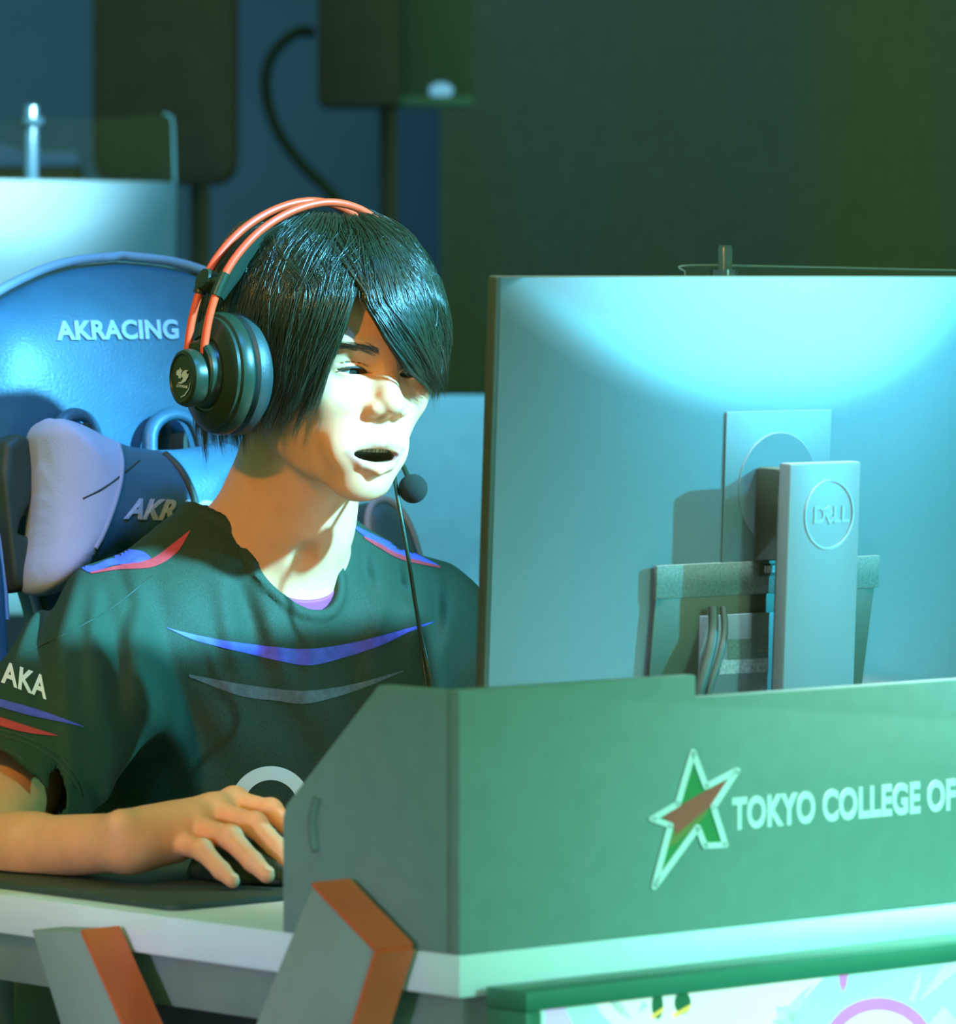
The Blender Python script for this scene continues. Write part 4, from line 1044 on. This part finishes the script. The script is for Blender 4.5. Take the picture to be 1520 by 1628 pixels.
lathe('tongue', [(0, 6*HS), (9*HS, 4*HS), (14*HS, 0), (9*HS, -4*HS), (0, -6*HS)], hw((-4, 62, -88)), HA@np.array([0, 0, 1.0]), M_MOUTH, person, 24)

# ---- jersey
FOLD_Y = 4.45
def fx(px): return (px-CXP)*FOLD_Y/FPX
def fz_(py): return ZC-(py-HZ)*FOLD_Y/FPX
FOLDS = [  # polyline px, width px, height mm (+ ridge, - valley)
    ([(205, 960), (235, 1080), (290, 1200), (330, 1290)], 24, 7), ([(165, 930), (195, 1040), (200, 1160)], 16, -8), ([(180, 905), (205, 960), (198, 1010)], 12, -5),
    ([(120, 915), (112, 1000), (130, 1100), (150, 1200)], 14, 7), ([(85, 930), (72, 1010), (90, 1100)], 14, -7), ([(150, 940), (158, 1020), (175, 1120)], 10, 5), ([(55, 960), (40, 1040)], 12, 5),
    ([(170, 1180), (186, 1270)], 9, 5), ([(60, 1150), (100, 1230)], 10, 4), ([(120, 1180), (130, 1250)], 9, -4),
    ([(372, 925), (392, 985), (412, 1060)], 16, -8), ([(350, 940), (360, 1010), (380, 1080)], 14, 5), ([(425, 985), (440, 1040), (460, 1110)], 16, 5),
    ([(280, 930), (310, 1000), (330, 1080)], 22, 4), ([(240, 930), (260, 1040), (300, 1150)], 16, -5),
    ([(495, 985), (492, 1060), (480, 1150)], 18, 5), ([(545, 990), (560, 1060), (555, 1150)], 18, -4), ([(590, 910), (600, 990), (590, 1080)], 14, 5), ([(565, 870), (578, 930), (600, 970)], 10, -5),
    ([(622, 900), (632, 950), (662, 980)], 9, -6), ([(640, 930), (660, 1000), (650, 1080)], 14, 5), ([(712, 930), (715, 1000), (700, 1080)], 14, 5), ([(690, 960), (690, 1040)], 12, -4),
    ([(400, 1110), (470, 1170), (500, 1250)], 30, -5), ([(330, 1120), (380, 1200)], 26, 4), ([(540, 1110), (500, 1200)], 24, 4)]
def folds(p):
    X, Zz = p[:, 0], p[:, 2]; acc = np.zeros(len(p), np.float32)
    for pts, w, a in FOLDS:
        P = np.array([(fx(x), fz_(y)) for x, y in pts], np.float32); d = np.full(len(p), 9.0, np.float32); tt_ = np.zeros(len(p), np.float32); n_ = len(P)-1
        for i in range(n_):
            e = P[i+1]-P[i]; t = np.clip(((X-P[i, 0])*e[0]+(Zz-P[i, 1])*e[1])/np.dot(e, e), 0, 1)
            q = (X-P[i, 0]-e[0]*t)**2+(Zz-P[i, 1]-e[1]*t)**2; cl = q < d
            d = np.where(cl, q, d); tt_ = np.where(cl, (i+t)/n_, tt_)
        acc += a*0.001*np.exp(-d/(1.15*w*FOLD_Y/FPX)**2)*np.sin(np.pi*np.clip(tt_*0.8+0.1, 0, 1))
    return acc
def roundcone_cut(p, a, b, ra, rb):
    d = cap(p, a, b, ra, rb); ax = (b-a)/np.linalg.norm(b-a)
    pl = (p-b.astype(np.float32))@ax.astype(np.float32)
    d = np.maximum(d, pl)
    inner = np.maximum(cap(p, b-ax*0.07, b+ax*0.05, rb*0.90, rb*0.95), -(pl+0.06))
    return smax(d, -inner, 0.002)
nA, nB_ = NB+np.array([0.0, 0.03, -0.02]), bl(at(489, 958, 4.455))
NOTCH = bl(at(488, 925, 4.46))
def neck_open(p):
    o = cap(p, NB+np.array([-0.012, -0.030, 0.02]), NB+np.array([0.0, -0.02, 0.12]), 0.052, 0.075)
    o = smin(o, cap(p, NB+np.array([0, 0.0, 0.015]), bl(at(484, 880, 4.528)), 0.050, 0.036), 0.012)
    o = smin(o, cap(p, bl(at(484, 880, 4.528)), bl(at(496, 926, 4.535)), 0.036, 0.0235), 0.012)
    return o
def shirt_sdf(pw):
    p = (pw-OB.astype(np.float32))@BA.astype(np.float32)
    d = torso(p)
    sl = roundcone_cut(p, SHR, CUFF, 0.064, 0.063)
    sr = roundcone_cut(p, SHL, CUFFL, 0.064, 0.060)
    d = smin(d, sl, 0.022); d = smin(d, sr, 0.03)
    d = d-folds(pw)
    axc = ((CUFF-SHR)/np.linalg.norm(CUFF-SHR)).astype(np.float32)
    inner = np.maximum(cap(p, CUFF-axc*0.05, CUFF+axc*0.06, 0.056, 0.06), -((p-CUFF.astype(np.float32))@axc+0.045))
    d = smax(d, -inner, 0.002)
    o = neck_open(p)
    d = np.minimum(d, np.where(p[:, 2] > 0.80, smax(np.abs(o-0.004)-0.0055, d-0.0035, 0.003), d)) if True else d
    d = smax(d, -o, 0.0015)
    # hem at the hips
    return d*0.85
slo = np.minimum.reduce([bw(CUFF)-0.085, bw((-0.22, -0.16, 0.45)), bw((-0.22, 0.16, 0.45)), bw((0.25, -0.16, 0.45))]); shi = np.maximum.reduce([bw((0.30, -0.16, 1.02)), bw((0.33, 0.16, 1.02)), bw((-0.2, -0.16, 1.02)), bw(CUFFL)+0.08])
slo[2] = 0.50; shi[2] = 1.035
sv, sq = sdf_mesh(shirt_sdf, slo, shi, 0.0026, 1)
sme = np_mesh('jersey', sv, sq)
bmx = bmesh.new(); bmx.from_mesh(sme); SB = BVHTree.FromBMesh(bmx); bmx.free()
shirt = link('jersey', sme, M_SHIRT, person, True)
def shit(px, py, lift=0.0006):
    h = SB.ray_cast(Vector(CAM), Vector(ray(px, py)).normalized())
    if h[0] is None: return None
    return np.array(h[0])+np.array(h[1])*lift
def band(name, top, bot, m, n=40, k=5, label=None):
    """cloth print between two curves, lying on the jersey"""
    A = smoothpath(np.array(top, float), n); B = smoothpath(np.array(bot, float), n)
    vt = []; ok = []
    for i in range(n):
        for j in range(k):
            q = A[i]+(B[i]-A[i])*j/(k-1); h = shit(q[0], q[1]); ok.append(h is not None); vt.append(h if h is not None else np.zeros(3))
    idx = np.arange(n*k).reshape(n, k); F = np.stack([idx[:-1, :-1], idx[:-1, 1:], idx[1:, 1:], idx[1:, :-1]], -1).reshape(-1, 4)
    vt = np.array(vt); ok = np.array(ok)
    e = np.linalg.norm(vt[F]-vt[np.roll(F, 1, 1)], axis=2).max(1)
    F = F[ok[F].all(1) & (e < 0.03)]
    if len(F) == 0: print('BAND EMPTY', name); return
    me = np_mesh(name, vt, F); bmx = bmesh.new(); bmx.from_mesh(me)
    bmesh.ops.delete(bmx, geom=[v for v in bmx.verts if not v.link_faces], context='VERTS'); bmx.to_mesh(me); bmx.free()
    return link(name, me, m, shirt, True, label=label)
band('chest_stripe', [(265, 998), (300, 1007), (360, 1019), (430, 1028), (490, 1032), (560, 1022), (620, 1007), (660, 996), (690, 988)], [(265, 998.5), (310, 1018), (380, 1036), (440, 1050), (490, 1058), (545, 1046), (600, 1028), (650, 1005), (690, 988.5)], M_PBLUE, 70, 7, 'blue chest stripe')
band('faint_stripe', [(300, 1072), (380, 1087), (440, 1095), (490, 1098), (560, 1088), (640, 1066)], [(300, 1076), (380, 1106), (440, 1114), (490, 1118), (560, 1100), (640, 1068)], M_PFAINT, 50, 5)
band('shoulder_patch', [(118, 894), (147, 880), (173, 868), (206, 874), (228, 878), (240, 887)], [(118, 894), (144, 911), (177, 900), (206, 897), (226, 894), (240, 888)], M_PBLUE, 30, 7, 'blue shoulder patch')
band('shoulder_line', [(144, 910), (195, 898), (240, 889), (275, 865), (303, 843)], [(144, 913), (190, 906), (243, 902), (281, 879), (303, 844)], M_PRED, 30, 4, 'red shoulder line')
band('shoulder_patch', [(556, 832), (600, 854), (650, 876), (696, 899)], [(560, 838), (590, 860), (640, 884), (696, 900)], M_PBLUE, 30, 5, 'blue shoulder patch')
band('shoulder_line', [(578, 853), (600, 863), (640, 883), (700, 901)], [(578, 856), (600, 870), (640, 891), (700, 904)], M_PRED, 30, 4, 'red shoulder line')
band('sleeve_stripe', [(-30, 1104), (0, 1112), (60, 1129), (100, 1143), (132, 1155)], [(-30, 1116), (0, 1125), (50, 1139), (95, 1148), (132, 1156)], M_PBLUE, 30, 4, 'blue sleeve stripe')
band('sleeve_line', [(-30, 1132), (0, 1141), (40, 1154), (92, 1170)], [(-30, 1145), (0, 1155), (45, 1166), (92, 1171)], M_PRED, 30, 4, 'red sleeve line')
ra = [(430+65*math.cos(t), 1283+65*math.sin(t)) for t in np.linspace(math.radians(170), math.radians(370), 40)]
rb_ = [(430+43*math.cos(t), 1283+43*math.sin(t)) for t in np.linspace(math.radians(170), math.radians(370), 40)]
M_CYAN = mat('jersey_white', (0.62, 0.72, 0.72), 0.6, var=0.03)
band('chest_ring', ra, rb_, M_CYAN, 50, 5, 'pale ring print')
tv, tf = text_tris('AKA', bold=0.03, spacing=1.06, shear=0.25)
bmt = bmesh.new(); vs = [bmt.verts.new((a, b, 0)) for a, b in tv]
for f in tf: bmt.faces.new([vs[i] for i in f])
bmesh.ops.subdivide_edges(bmt, edges=[e for e in bmt.edges if e.calc_length() > 0.3], cuts=2); bmesh.ops.triangulate(bmt, faces=bmt.faces)
tw = tv[:, 0].max()
for v in bmt.verts:
    px = 2+72*v.co.x/tw-3*v.co.y; py = 1086+28*v.co.x/tw-38*v.co.y
    h = shit(px, py, 0.0008); v.co = Vector(h if h is not None else at(px, py, 4.2))
link('sleeve_lettering', bm_mesh('sleeve_lettering', bmt), M_PRINTW, shirt, label='white sleeve lettering')
# sleeve hem seams and raglan seam threads
def seam(pts, r=0.0006, n=30):
    P = [shit(x, y, 0.0002) for x, y in smoothpath(np.array(pts, float), n)]; P = [p for p in P if p is not None]
    if len(P) > 3: tube('seam', np.array(P), r, M_CHDARK, shirt, 6)
seam([(-10, 1158), (40, 1172), (80, 1192), (110, 1220), (128, 1250), (132, 1268)])
seam([(-10, 1166), (38, 1180), (76, 1200), (104, 1226), (121, 1254)])
seam([(30, 1043), (100, 1010), (160, 978), (200, 950), (243, 915)], 0.0005)
# undershirt rim showing in the neckline
bmx = bmesh.new(); bmx.from_mesh(np_mesh('hb', hw(hv), hq[:, ::-1])); HB = BVHTree.FromBMesh(bmx); bmx.free()
def skin_band(name, top, bot, m, n, k, lift, label):
    A = smoothpath(np.array(top, float), n); B = smoothpath(np.array(bot, float), n); vt = []
    for i in range(n):
        for j in range(k):
            q = A[i]+(B[i]-A[i])*j/(k-1); h = HB.ray_cast(Vector(CAM), Vector(ray(*q)).normalized())
            r = ray(*q)/np.linalg.norm(ray(*q)); vt.append(np.array(h[0])-r*lift if h[0] is not None else at(q[0], q[1], 4.47))
    vt = np.array(vt); idx = np.arange(n*k).reshape(n, k); F = np.stack([idx[:-1, :-1], idx[:-1, 1:], idx[1:, 1:], idx[1:, :-1]], -1).reshape(-1, 4)
    me = np_mesh(name, vt, F); bm = bmesh.new(); bm.from_mesh(me); bmesh.ops.solidify(bm, geom=bm.faces[:], thickness=0.0012); bmesh.ops.recalc_face_normals(bm, faces=bm.faces); bm.to_mesh(me); bm.free()
    return link(name, me, m, person, True, label=label)
skin_band('undershirt_rim', [(425, 925), (443, 943), (465, 951), (488, 954), (512, 951), (530, 942), (542, 922)], [(420, 955), (440, 972), (465, 980), (488, 983), (512, 980), (535, 970), (550, 950)], M_MAGENTA, 36, 6, 0.0022, 'magenta undershirt rim')
# trousers and shoes
def legs(p):
    d = 9.0
    for s_ in (-1, 1):
        a = cap(p, (0.09*s_, -0.02, 0.575), (0.13*s_, 0.38, 0.56), 0.085, 0.062); b = cap(p, (0.13*s_, 0.38, 0.56), (0.14*s_, 0.30, 0.10), 0.06, 0.045)
        d = np.minimum(d, smin(a, b, 0.03))
    return smin(d, ell(p, (0, -0.04, 0.60), (0.17, 0.11, 0.10)), 0.04)
v, q = sdf_mesh(legs, (-0.24, -0.17, 0.07), (0.24, 0.47, 0.72), 0.008, 1)
link('trousers', np_mesh('trousers', bw(v), q[:, ::-1]), M_TROUSER, person, True)
for s_ in (-1, 1):
    def shoe(p): return np.maximum(smin(ell(p, (0.14*s_, 0.38, 0.035), (0.048, 0.14, 0.05)), ell(p, (0.14*s_, 0.29, 0.06), (0.045, 0.06, 0.06)), 0.03), 0.002-p[:, 2])
    v, q = sdf_mesh(shoe, (0.14*s_-0.06, 0.2, -0.004), (0.14*s_+0.06, 0.54, 0.13), 0.006, 1)
    link('shoe', np_mesh('shoe', bw(v), q[:, ::-1]), M_CHDARK, person, True)

# ---- hair
HC, HR = np.array([0, -20, 25.0]), np.array([98, 132, 117.0])      # hair hull
SCc, SR = np.array([0, -4, 28.0]), np.array([73, 93, 86.0])        # scalp
def hpos(az, z, lam):
    """az in degrees (0 front, + to the player's left), z head mm, lam 0 scalp .. 1 hull"""
    a = np.radians(az)
    out = []
    for c, r in ((SCc, SR), (HC, HR)):
        zz = (z-c[2])/r[2]
        f = np.where(zz > 0, np.sqrt(np.clip(1-zz**2, 0.0, 1)), 1-0.10*zz**2)
        out.append(np.stack([c[0]+r[0]*f*np.sin(a), c[1]+r[1]*f*np.cos(a), np.broadcast_to(z, a.shape)], -1))
    return out[0]*(1-lam[..., None])+out[1]*lam[..., None]
SIGZ = [-60, -25, -3, 22, 50, 90, 142]; SIG = [-0.25, 0, 0.48, 0.74, 1.0, 1.12, 1.15]
def lane_az(a, z):
    """azimuth of lane a (its end azimuth, 24..315) at height z"""
    amp = np.interp(a, [24, 60, 110, 150], [54, 34, 8, 0])
    f = a-amp*np.interp(z, SIGZ, SIG)
    b = np.interp(a, [250, 285, 315], [0, 5, 15])
    g = a+b*np.clip((z+38)/88, -0.3, 1.15)
    return np.where(a < 180, f, g)
def lane_end(a): return np.interp(a, [24, 40, 60, 80, 110, 150, 200, 250, 285, 300, 308, 315], [-11, -5, 0, -10, -36, -66, -72, -66, -50, -40, -38, -34])
def make_curves(name, strands, radii, m, parent):
    base = base_of(parent)
    cu = bpy.data.hair_curves.new(name); n = [len(s) for s in strands]
    cu.add_curves(n)
    pos = np.vstack(strands)-base
    cu.attributes['position'].data.foreach_set('vector', pos.astype(np.float32).ravel()) if 'position' in cu.attributes else None
    ra = cu.attributes.get('radius') or cu.attributes.new('radius', 'FLOAT', 'POINT')
    ra.data.foreach_set('value', np.concatenate(radii).astype(np.float32))
    o = bpy.data.objects.new(name, cu); COL.objects.link(o); o.parent = parent; cu.materials.append(m)
    return o
def hair_strands(n_clump, per, npt=14):
    S, R = [], []
    for c in range(n_clump):
        u = rng.random()
        a0 = rng.uniform(30, 75) if u < 0.34 else (rng.uniform(262, 315) if u < 0.62 else rng.uniform(60, 290))
        # top: where the clump leaves the scalp
        ze = lane_end(a0)+rng.normal(3, 10)
        layer = rng.random()
        if layer > 0.72: ze += rng.uniform(8, 45)*(0.5 if a0 < 60 else 1)
        zr_lo = np.interp(a0, [24, 60, 110, 200, 250, 300, 315], [72, 50, 10, -30, 10, 55, 74])
        zr = rng.uniform(zr_lo, 112) if rng.random() < 0.6 else rng.uniform(95, 113.5)
        zr = max(zr, ze+25)
        lam_t = 0.60+0.40*min(1, max(0, (zr-20)/90))*rng.uniform(0.75, 1.06)
        ct = rng.normal(0, 2.0); tp_ = rng.normal(0, 17); cl_ = rng.normal(0, 0.10); tw_ = rng.normal(0, 5.5)
        wav = rng.uniform(0, 6.28); wamp = rng.uniform(0.5, 3.2)
        for k in range(per):
            a = a0+rng.normal(0, 6.0); a = min(max(a, 30+rng.exponential(1.6)), 315-rng.exponential(1.6))
            tip = rng.normal(0, 0.9)
            t = np.linspace(0, 1, npt)
            z = zr+rng.normal(0, 3)+(ze+rng.normal(0, 4)-zr)*t
            z = np.minimum(z, 113.5)
            lt = lam_t+cl_+rng.normal(0, 0.03)
            st_ = 0.78 if zr > 98 else 0.30
            lam = np.clip(lt*(st_+(1-st_)*np.clip(t/0.38, 0, 1)**0.6), 0.02, 1.12)
            aa = a+(a0+tip+ct-a)*(t**1.3)*0.95+tw_*np.sin(t*2.6)
            az = lane_az(np.clip(aa, 29, 315), z)+tp_*np.clip((z-54)/45, 0, 1)**1.3
            rise = np.sin(np.clip(t, 0, 1)*math.pi)*0
            zz = z+22*lam*np.clip((z-25)/90, 0, 1)
            P = hpos(az, zz, lam)
            P = P+np.stack([np.sin(t*5+wav), np.cos(t*4+wav), 0*t], 1)*wamp*(t[:, None])+rng.normal(0, 0.5, 3)
            S.append(hw(P)); R.append(np.interp(t, [0, 0.2, 0.8, 1], [0.20, 0.26, 0.20, 0.04])*0.001*rng.uniform(0.6, 1.3))
    return S, R
S, R = hair_strands(900, 24)
# loose flyaway strands over the crown
for k in range(150):
    a0 = rng.uniform(24, 300); zr = rng.uniform(95, 113); npt = 14; t = np.linspace(0, 1, npt); z = zr-t*rng.uniform(20, 70)
    lam = np.clip(t/0.3, 0, 1)**0.6*rng.uniform(1.0, 1.13); zz = z+22*lam*np.clip((z-25)/90, 0, 1)
    P = hpos(lane_az(np.full(npt, a0)+8*np.sin(t*3+k), z), zz, lam)
    S.append(hw(P)); R.append(np.full(npt, 0.00009))
hair = make_curves('hair', S, R, M_HAIR, person); hair['kind'] = 'stuff'; hair['label'] = 'black layered hair with swept fringe'
# under layer of hair closing the gaps
aa = np.concatenate([np.linspace(30, 315, 150)]); tt = np.linspace(0, 1, 40)
vt = []
for a in aa:
    z = 118+(lane_end(a)+17-118)*tt
    z_ = np.minimum(z, 113.5)
    zz = z_+22*0.70*np.clip((z_-25)/90, 0, 1)
    lam = np.clip(0.70*np.clip((tt+0.02)/0.25, 0, 1)**0.5, 0, 1)*np.interp(tt, [0, 0.85, 1], [1, 0.97, 0.80])
    vt.append(hw(hpos(lane_az(np.full(40, a), z_), zz, lam)))
vt = np.array(vt).reshape(-1, 3); idx = np.arange(150*40).reshape(150, 40)
F = np.stack([idx[:-1, :-1], idx[1:, :-1], idx[1:, 1:], idx[:-1, 1:]], -1).reshape(-1, 4)
top = hw(np.array([0, -15, 127.0])); vt = np.vstack([vt, top])
me = np_mesh('hair_base', vt, F)
bmx = bmesh.new(); bmx.from_mesh(me); bmx.verts.ensure_lookup_table()
for i in range(150):
    j = (i+1) % 150
    try: bmx.faces.new([bmx.verts[idx[i, 0]], bmx.verts[idx[j, 0]], bmx.verts[6000]])
    except ValueError: pass
bmesh.ops.recalc_face_normals(bmx, faces=bmx.faces); bmx.to_mesh(me); bmx.free()
link('hair_under_layer', me, M_HAIRB, person, True)
# eyebrows
XX, ZZ = [], []
for sgn in (-1, 1):
    for k in range(190):
        u = rng.random(); x = 11+36*u; z0 = 12.5+4.5*math.sin(u*2.4)+rng.normal(0, 2.0)*(1-0.5*u)
        L_ = rng.uniform(6, 10); t = np.linspace(0, 1, 5)
        XX.append((x+(0.75+0.3*u)*L_*t)*sgn); ZZ.append(z0+(0.65-0.9*u)*L_*t*0.6)
XX = np.concatenate(XX); ZZ = np.concatenate(ZZ); yy = np.full(len(XX), 105.0)
for _ in range(24):                                       # march onto the skin
    yy = yy-head_sdf(np.stack([XX, yy, ZZ], 1).astype(np.float32))*0.8
EP = hw(np.stack([XX, yy+0.5, ZZ], 1)).reshape(-1, 5, 3)
ES = list(EP); ER = [np.array([0.13, 0.15, 0.13, 0.09, 0.03])*0.001]*len(ES)
eb = make_curves('eyebrows', ES, ER, M_HAIR, person); eb['kind'] = 'stuff'

# ================================================================== HEADSET
hs = thing('headset', 'black gaming headset with twin red rods and boom microphone worn by the player', 'headset', hw((0, -12, 138)))
EC = np.array([0, -8, -15.0])
def cupparts(sgn, x0, k=1.0):
    ax = HA@np.array([sgn, -0.06, -0.04])
    up = HA@np.array([0, 0, 1.0]); c = hw(EC+np.array([sgn*x0, 0, 0]))
    mm = HS*k
    lathe('ear_cushion', [(30*mm, 0), (44*mm, 0), (51*mm, 3*mm), (54*mm, 9*mm), (53*mm, 16*mm), (48*mm, 21*mm), (36*mm, 22*mm)], c, ax, M_HSPAD, hs, 64, upv=up)
    s = lathe('ear_cup', [(0, 20*mm), (50*mm, 20*mm), (53.5*mm, 23*mm), (54*mm, 28*mm), (52*mm, 33*mm), (49.5*mm, 34.5*mm), (49*mm, 37*mm), (46*mm, 39*mm), (34*mm, 43*mm), (33*mm, 41.5*mm), (31*mm, 41.5*mm), (30*mm, 44*mm), (29*mm, 50*mm), (27*mm, 52*mm), (0, 52*mm)], c, ax, M_HSBLACK, hs, 64, upv=up)
    b = lathe('badge', [(0, 50*mm), (25*mm, 50*mm), (25.5*mm, 60*mm), (24*mm, 64*mm), (21*mm, 65.5*mm), (19.5*mm, 64*mm), (0, 63.5*mm)], c+(-up*4*mm if sgn < 0 else 0), ax, M_HSBLACK, hs, 48, upv=up)
    return c, ax, up, s, b
c, ax, up, cupR, badge = cupparts(-1, 84)
cl, axl, upl, cupL, badgeL = cupparts(1, 64, 0.62)
# emblem on the badge
bp0 = c-up*4*HS+ax*64*HS; bside = np.cross(up, ax); bside /= np.linalg.norm(bside)
upb = up-ax*np.dot(up, ax); upb /= np.linalg.norm(upb)
if bside[0] < 0: bside = -bside
def bpx(L): return [(250+x/5.81, 440+y/5.81) for x, y in L]
cen_px = np.array(project(bp0))
def mbadge(px, py):                                      # badge picture pixels (centre 296,612) -> badge plane
    a = (px-297)/27.5*24*HS; b = -(py-610)/45*24*HS
    return bp0+bside*a+upb*b, ax
M_SILV = mat('badge_silver', (0.60, 0.64, 0.78), 0.35, metal=0.2, var=0.03)
flat_print('cat_emblem', [bpx([(200, 950), (212, 922), (236, 912), (242, 895), (254, 912), (274, 912), (258, 945), (262, 985), (246, 1000), (238, 988), (226, 1000), (232, 975), (208, 968)]),
    bpx([(346, 910), (300, 912), (274, 932), (264, 968), (284, 995), (262, 1025), (216, 1042), (262, 1046), (312, 1018), (340, 975), (346, 942), (328, 948), (318, 930), (335, 916)]),
    bpx([(366, 1020), (350, 1085), (304, 1146), (262, 1168), (268, 1174), (312, 1152), (356, 1090)])], mbadge, M_SILV, badge, thick=0.0005, label='silver cat head emblem')
tv, tf = text_tris('COUGAR', bold=0.03, shear=0.2); tw = tv[:, 0].max()
flat_print('badge_lettering', [(np.stack([286+22*tv[:, 0]/tw, 626-4.6*tv[:, 1]], 1), tf)], mbadge, M_SILV, badge, thick=0.0004)
# rods over the head
ARC = [(-134, -12), (-135, 4), (-132, 34), (-124, 62), (-109, 88), (-84, 113), (-50, 132), (-14, 140), (22, 134), (52, 114), (70, 86), (78, 50), (80, 15), (80, -10)]
def rod(y0, ytop):
    A = smoothpath(np.array(ARC, float), 90); yy = y0+(ytop-y0)*np.clip((A[:, 1]-20)/120, 0, 1)
    return np.stack([A[:, 0], yy, A[:, 1]], 1)
for y0, yt in ((-1, 2), (-27, -26)):
    P = rod(y0, yt)
    tube('headband_rod', hw(P), 3.6*HS, M_ROD, hs, 12, label='red headband rod')
    # clip sleeve
    i = np.argmin(np.abs(P[:45, 2]-62)); seg_ = P[i-3:i+3]
    tube('rod_clip', hw(seg_), (5.2 if y0 > -10 else 5.6)*HS, M_HSBLACK, hs, 14)
    tube('rod_ferrule', hw(P[0:3]), 4.8*HS, M_HSBLACK, hs, 12)
i = np.argmin(np.abs(rod(-27, -26)[:45, 2]-62)); pk = rod(-22, -22)[i]
lathe('slider_knob', [(0, 7*HS), (9*HS, 6*HS), (10.5*HS, 3*HS), (10.5*HS, -5*HS), (0, -5*HS)], hw(pk), HA@np.array([-1, 0, 0.35]), M_HSBLACK, hs, 28)
tube('slider_bridge', hw(np.array([pk, pk+(0, 10, 0), pk+(1, 20, 0)])), 4.2*HS, M_HSBLACK, hs, 10)
A = smoothpath(np.array([(-118, 56), (-99, 80), (-76, 101), (-46, 118), (-14, 126), (24, 120), (54, 104), (72, 80)], float), 50)
tube('headband_pad', hw(np.stack([A[:, 0], np.full(50, -13.0), A[:, 1]-3], 1)), 5*HS, mat('headband_fabric', (0.014, 0.026, 0.016), 0.9, spec=0.1), hs, 12, flat=(1.8, 0.6))
# microphone
mp0 = np.array([42, 78, -105.0])
P = smoothpath(np.array([(72, -8, -38), (66, 14, -64), (52, 40, -80), (46, 60, -92), (43, 72, -101)], float), 30)
tube('microphone_boom', hw(P), 2.4*HS, M_HSBLACK, hs, 10)
lathe('microphone_foam', [(12.9*HS*math.sin(t), -12.9*HS*math.cos(t)) for t in np.linspace(0, math.pi, 22)], hw(mp0), HA@np.array([0, 1.0, -0.4]), M_FOAM, hs, 32)
Pc = smoothpath([hw((66, 10, -66)), at(627, 752, 4.475), at(634, 800, 4.46), at(648, 880, 4.455), at(664, 980, 4.46), at(676, 1040, 4.46), at(686, 1090, 4.45), at(690, 1180, 4.42)], 50)
tube('headset_cord', Pc, 0.0017, M_HSBLACK, hs, 8)
Pc = smoothpath([at(660, 955, 4.459), at(666, 1000, 4.462), at(672, 1045, 4.462), at(680, 1100, 4.45)], 24)
tube('headset_cord', Pc, 0.0013, M_HSBLACK, hs, 8)

# ================================================================== MOUSE PAD AND MOUSE
pad = prism('mouse_pad', rounded(0.0, 0.46, 0.0, 0.36, 0.012), dk(0.02, 0.318, DESK_Z+0.0002), U, V, Z, 0.0042, M_PAD, None, 0.0008, label='black cloth mouse pad under the player\'s hand', cat='mouse pad', loc=dk(0.25, 0.5, DESK_Z))
mz = DESK_Z+0.0046
mc_ = at(395, 1375, 4.06); mc_[2] = mz
mouse = thing('computer_mouse', 'dark computer mouse under the player\'s right hand', 'mouse', mc_)
def mfn(p): return np.maximum(ell(p, (0, 0, 0.0), (0.030, 0.060, 0.030)), 0.0005-p[:, 2])
v, q = sdf_mesh(mfn, (-0.035, -0.066, -0.003), (0.035, 0.066, 0.036), 0.0025, 1)
link('shell', np_mesh('shell', mc_+v@BA.T, q[:, ::-1]), M_HSBLACK, mouse, True)
lathe('scroll_wheel', [(0, -0.004), (0.010, -0.004), (0.011, 0), (0.010, 0.004), (0, 0.004)], mc_+N*0.030+Z*0.022, U, M_CHDARK, mouse, 20)
Pm = smoothpath([mc_+N*0.058+Z*0.008, mc_+N*0.10+Z*0.004+U*0.02, mc_+N*0.12+Z*0.004+U*0.12, mc_+N*0.10+Z*0.004+U*0.30], 24)
tube('mouse_cord', Pm, 0.0016, M_CABLE, mouse, 8)
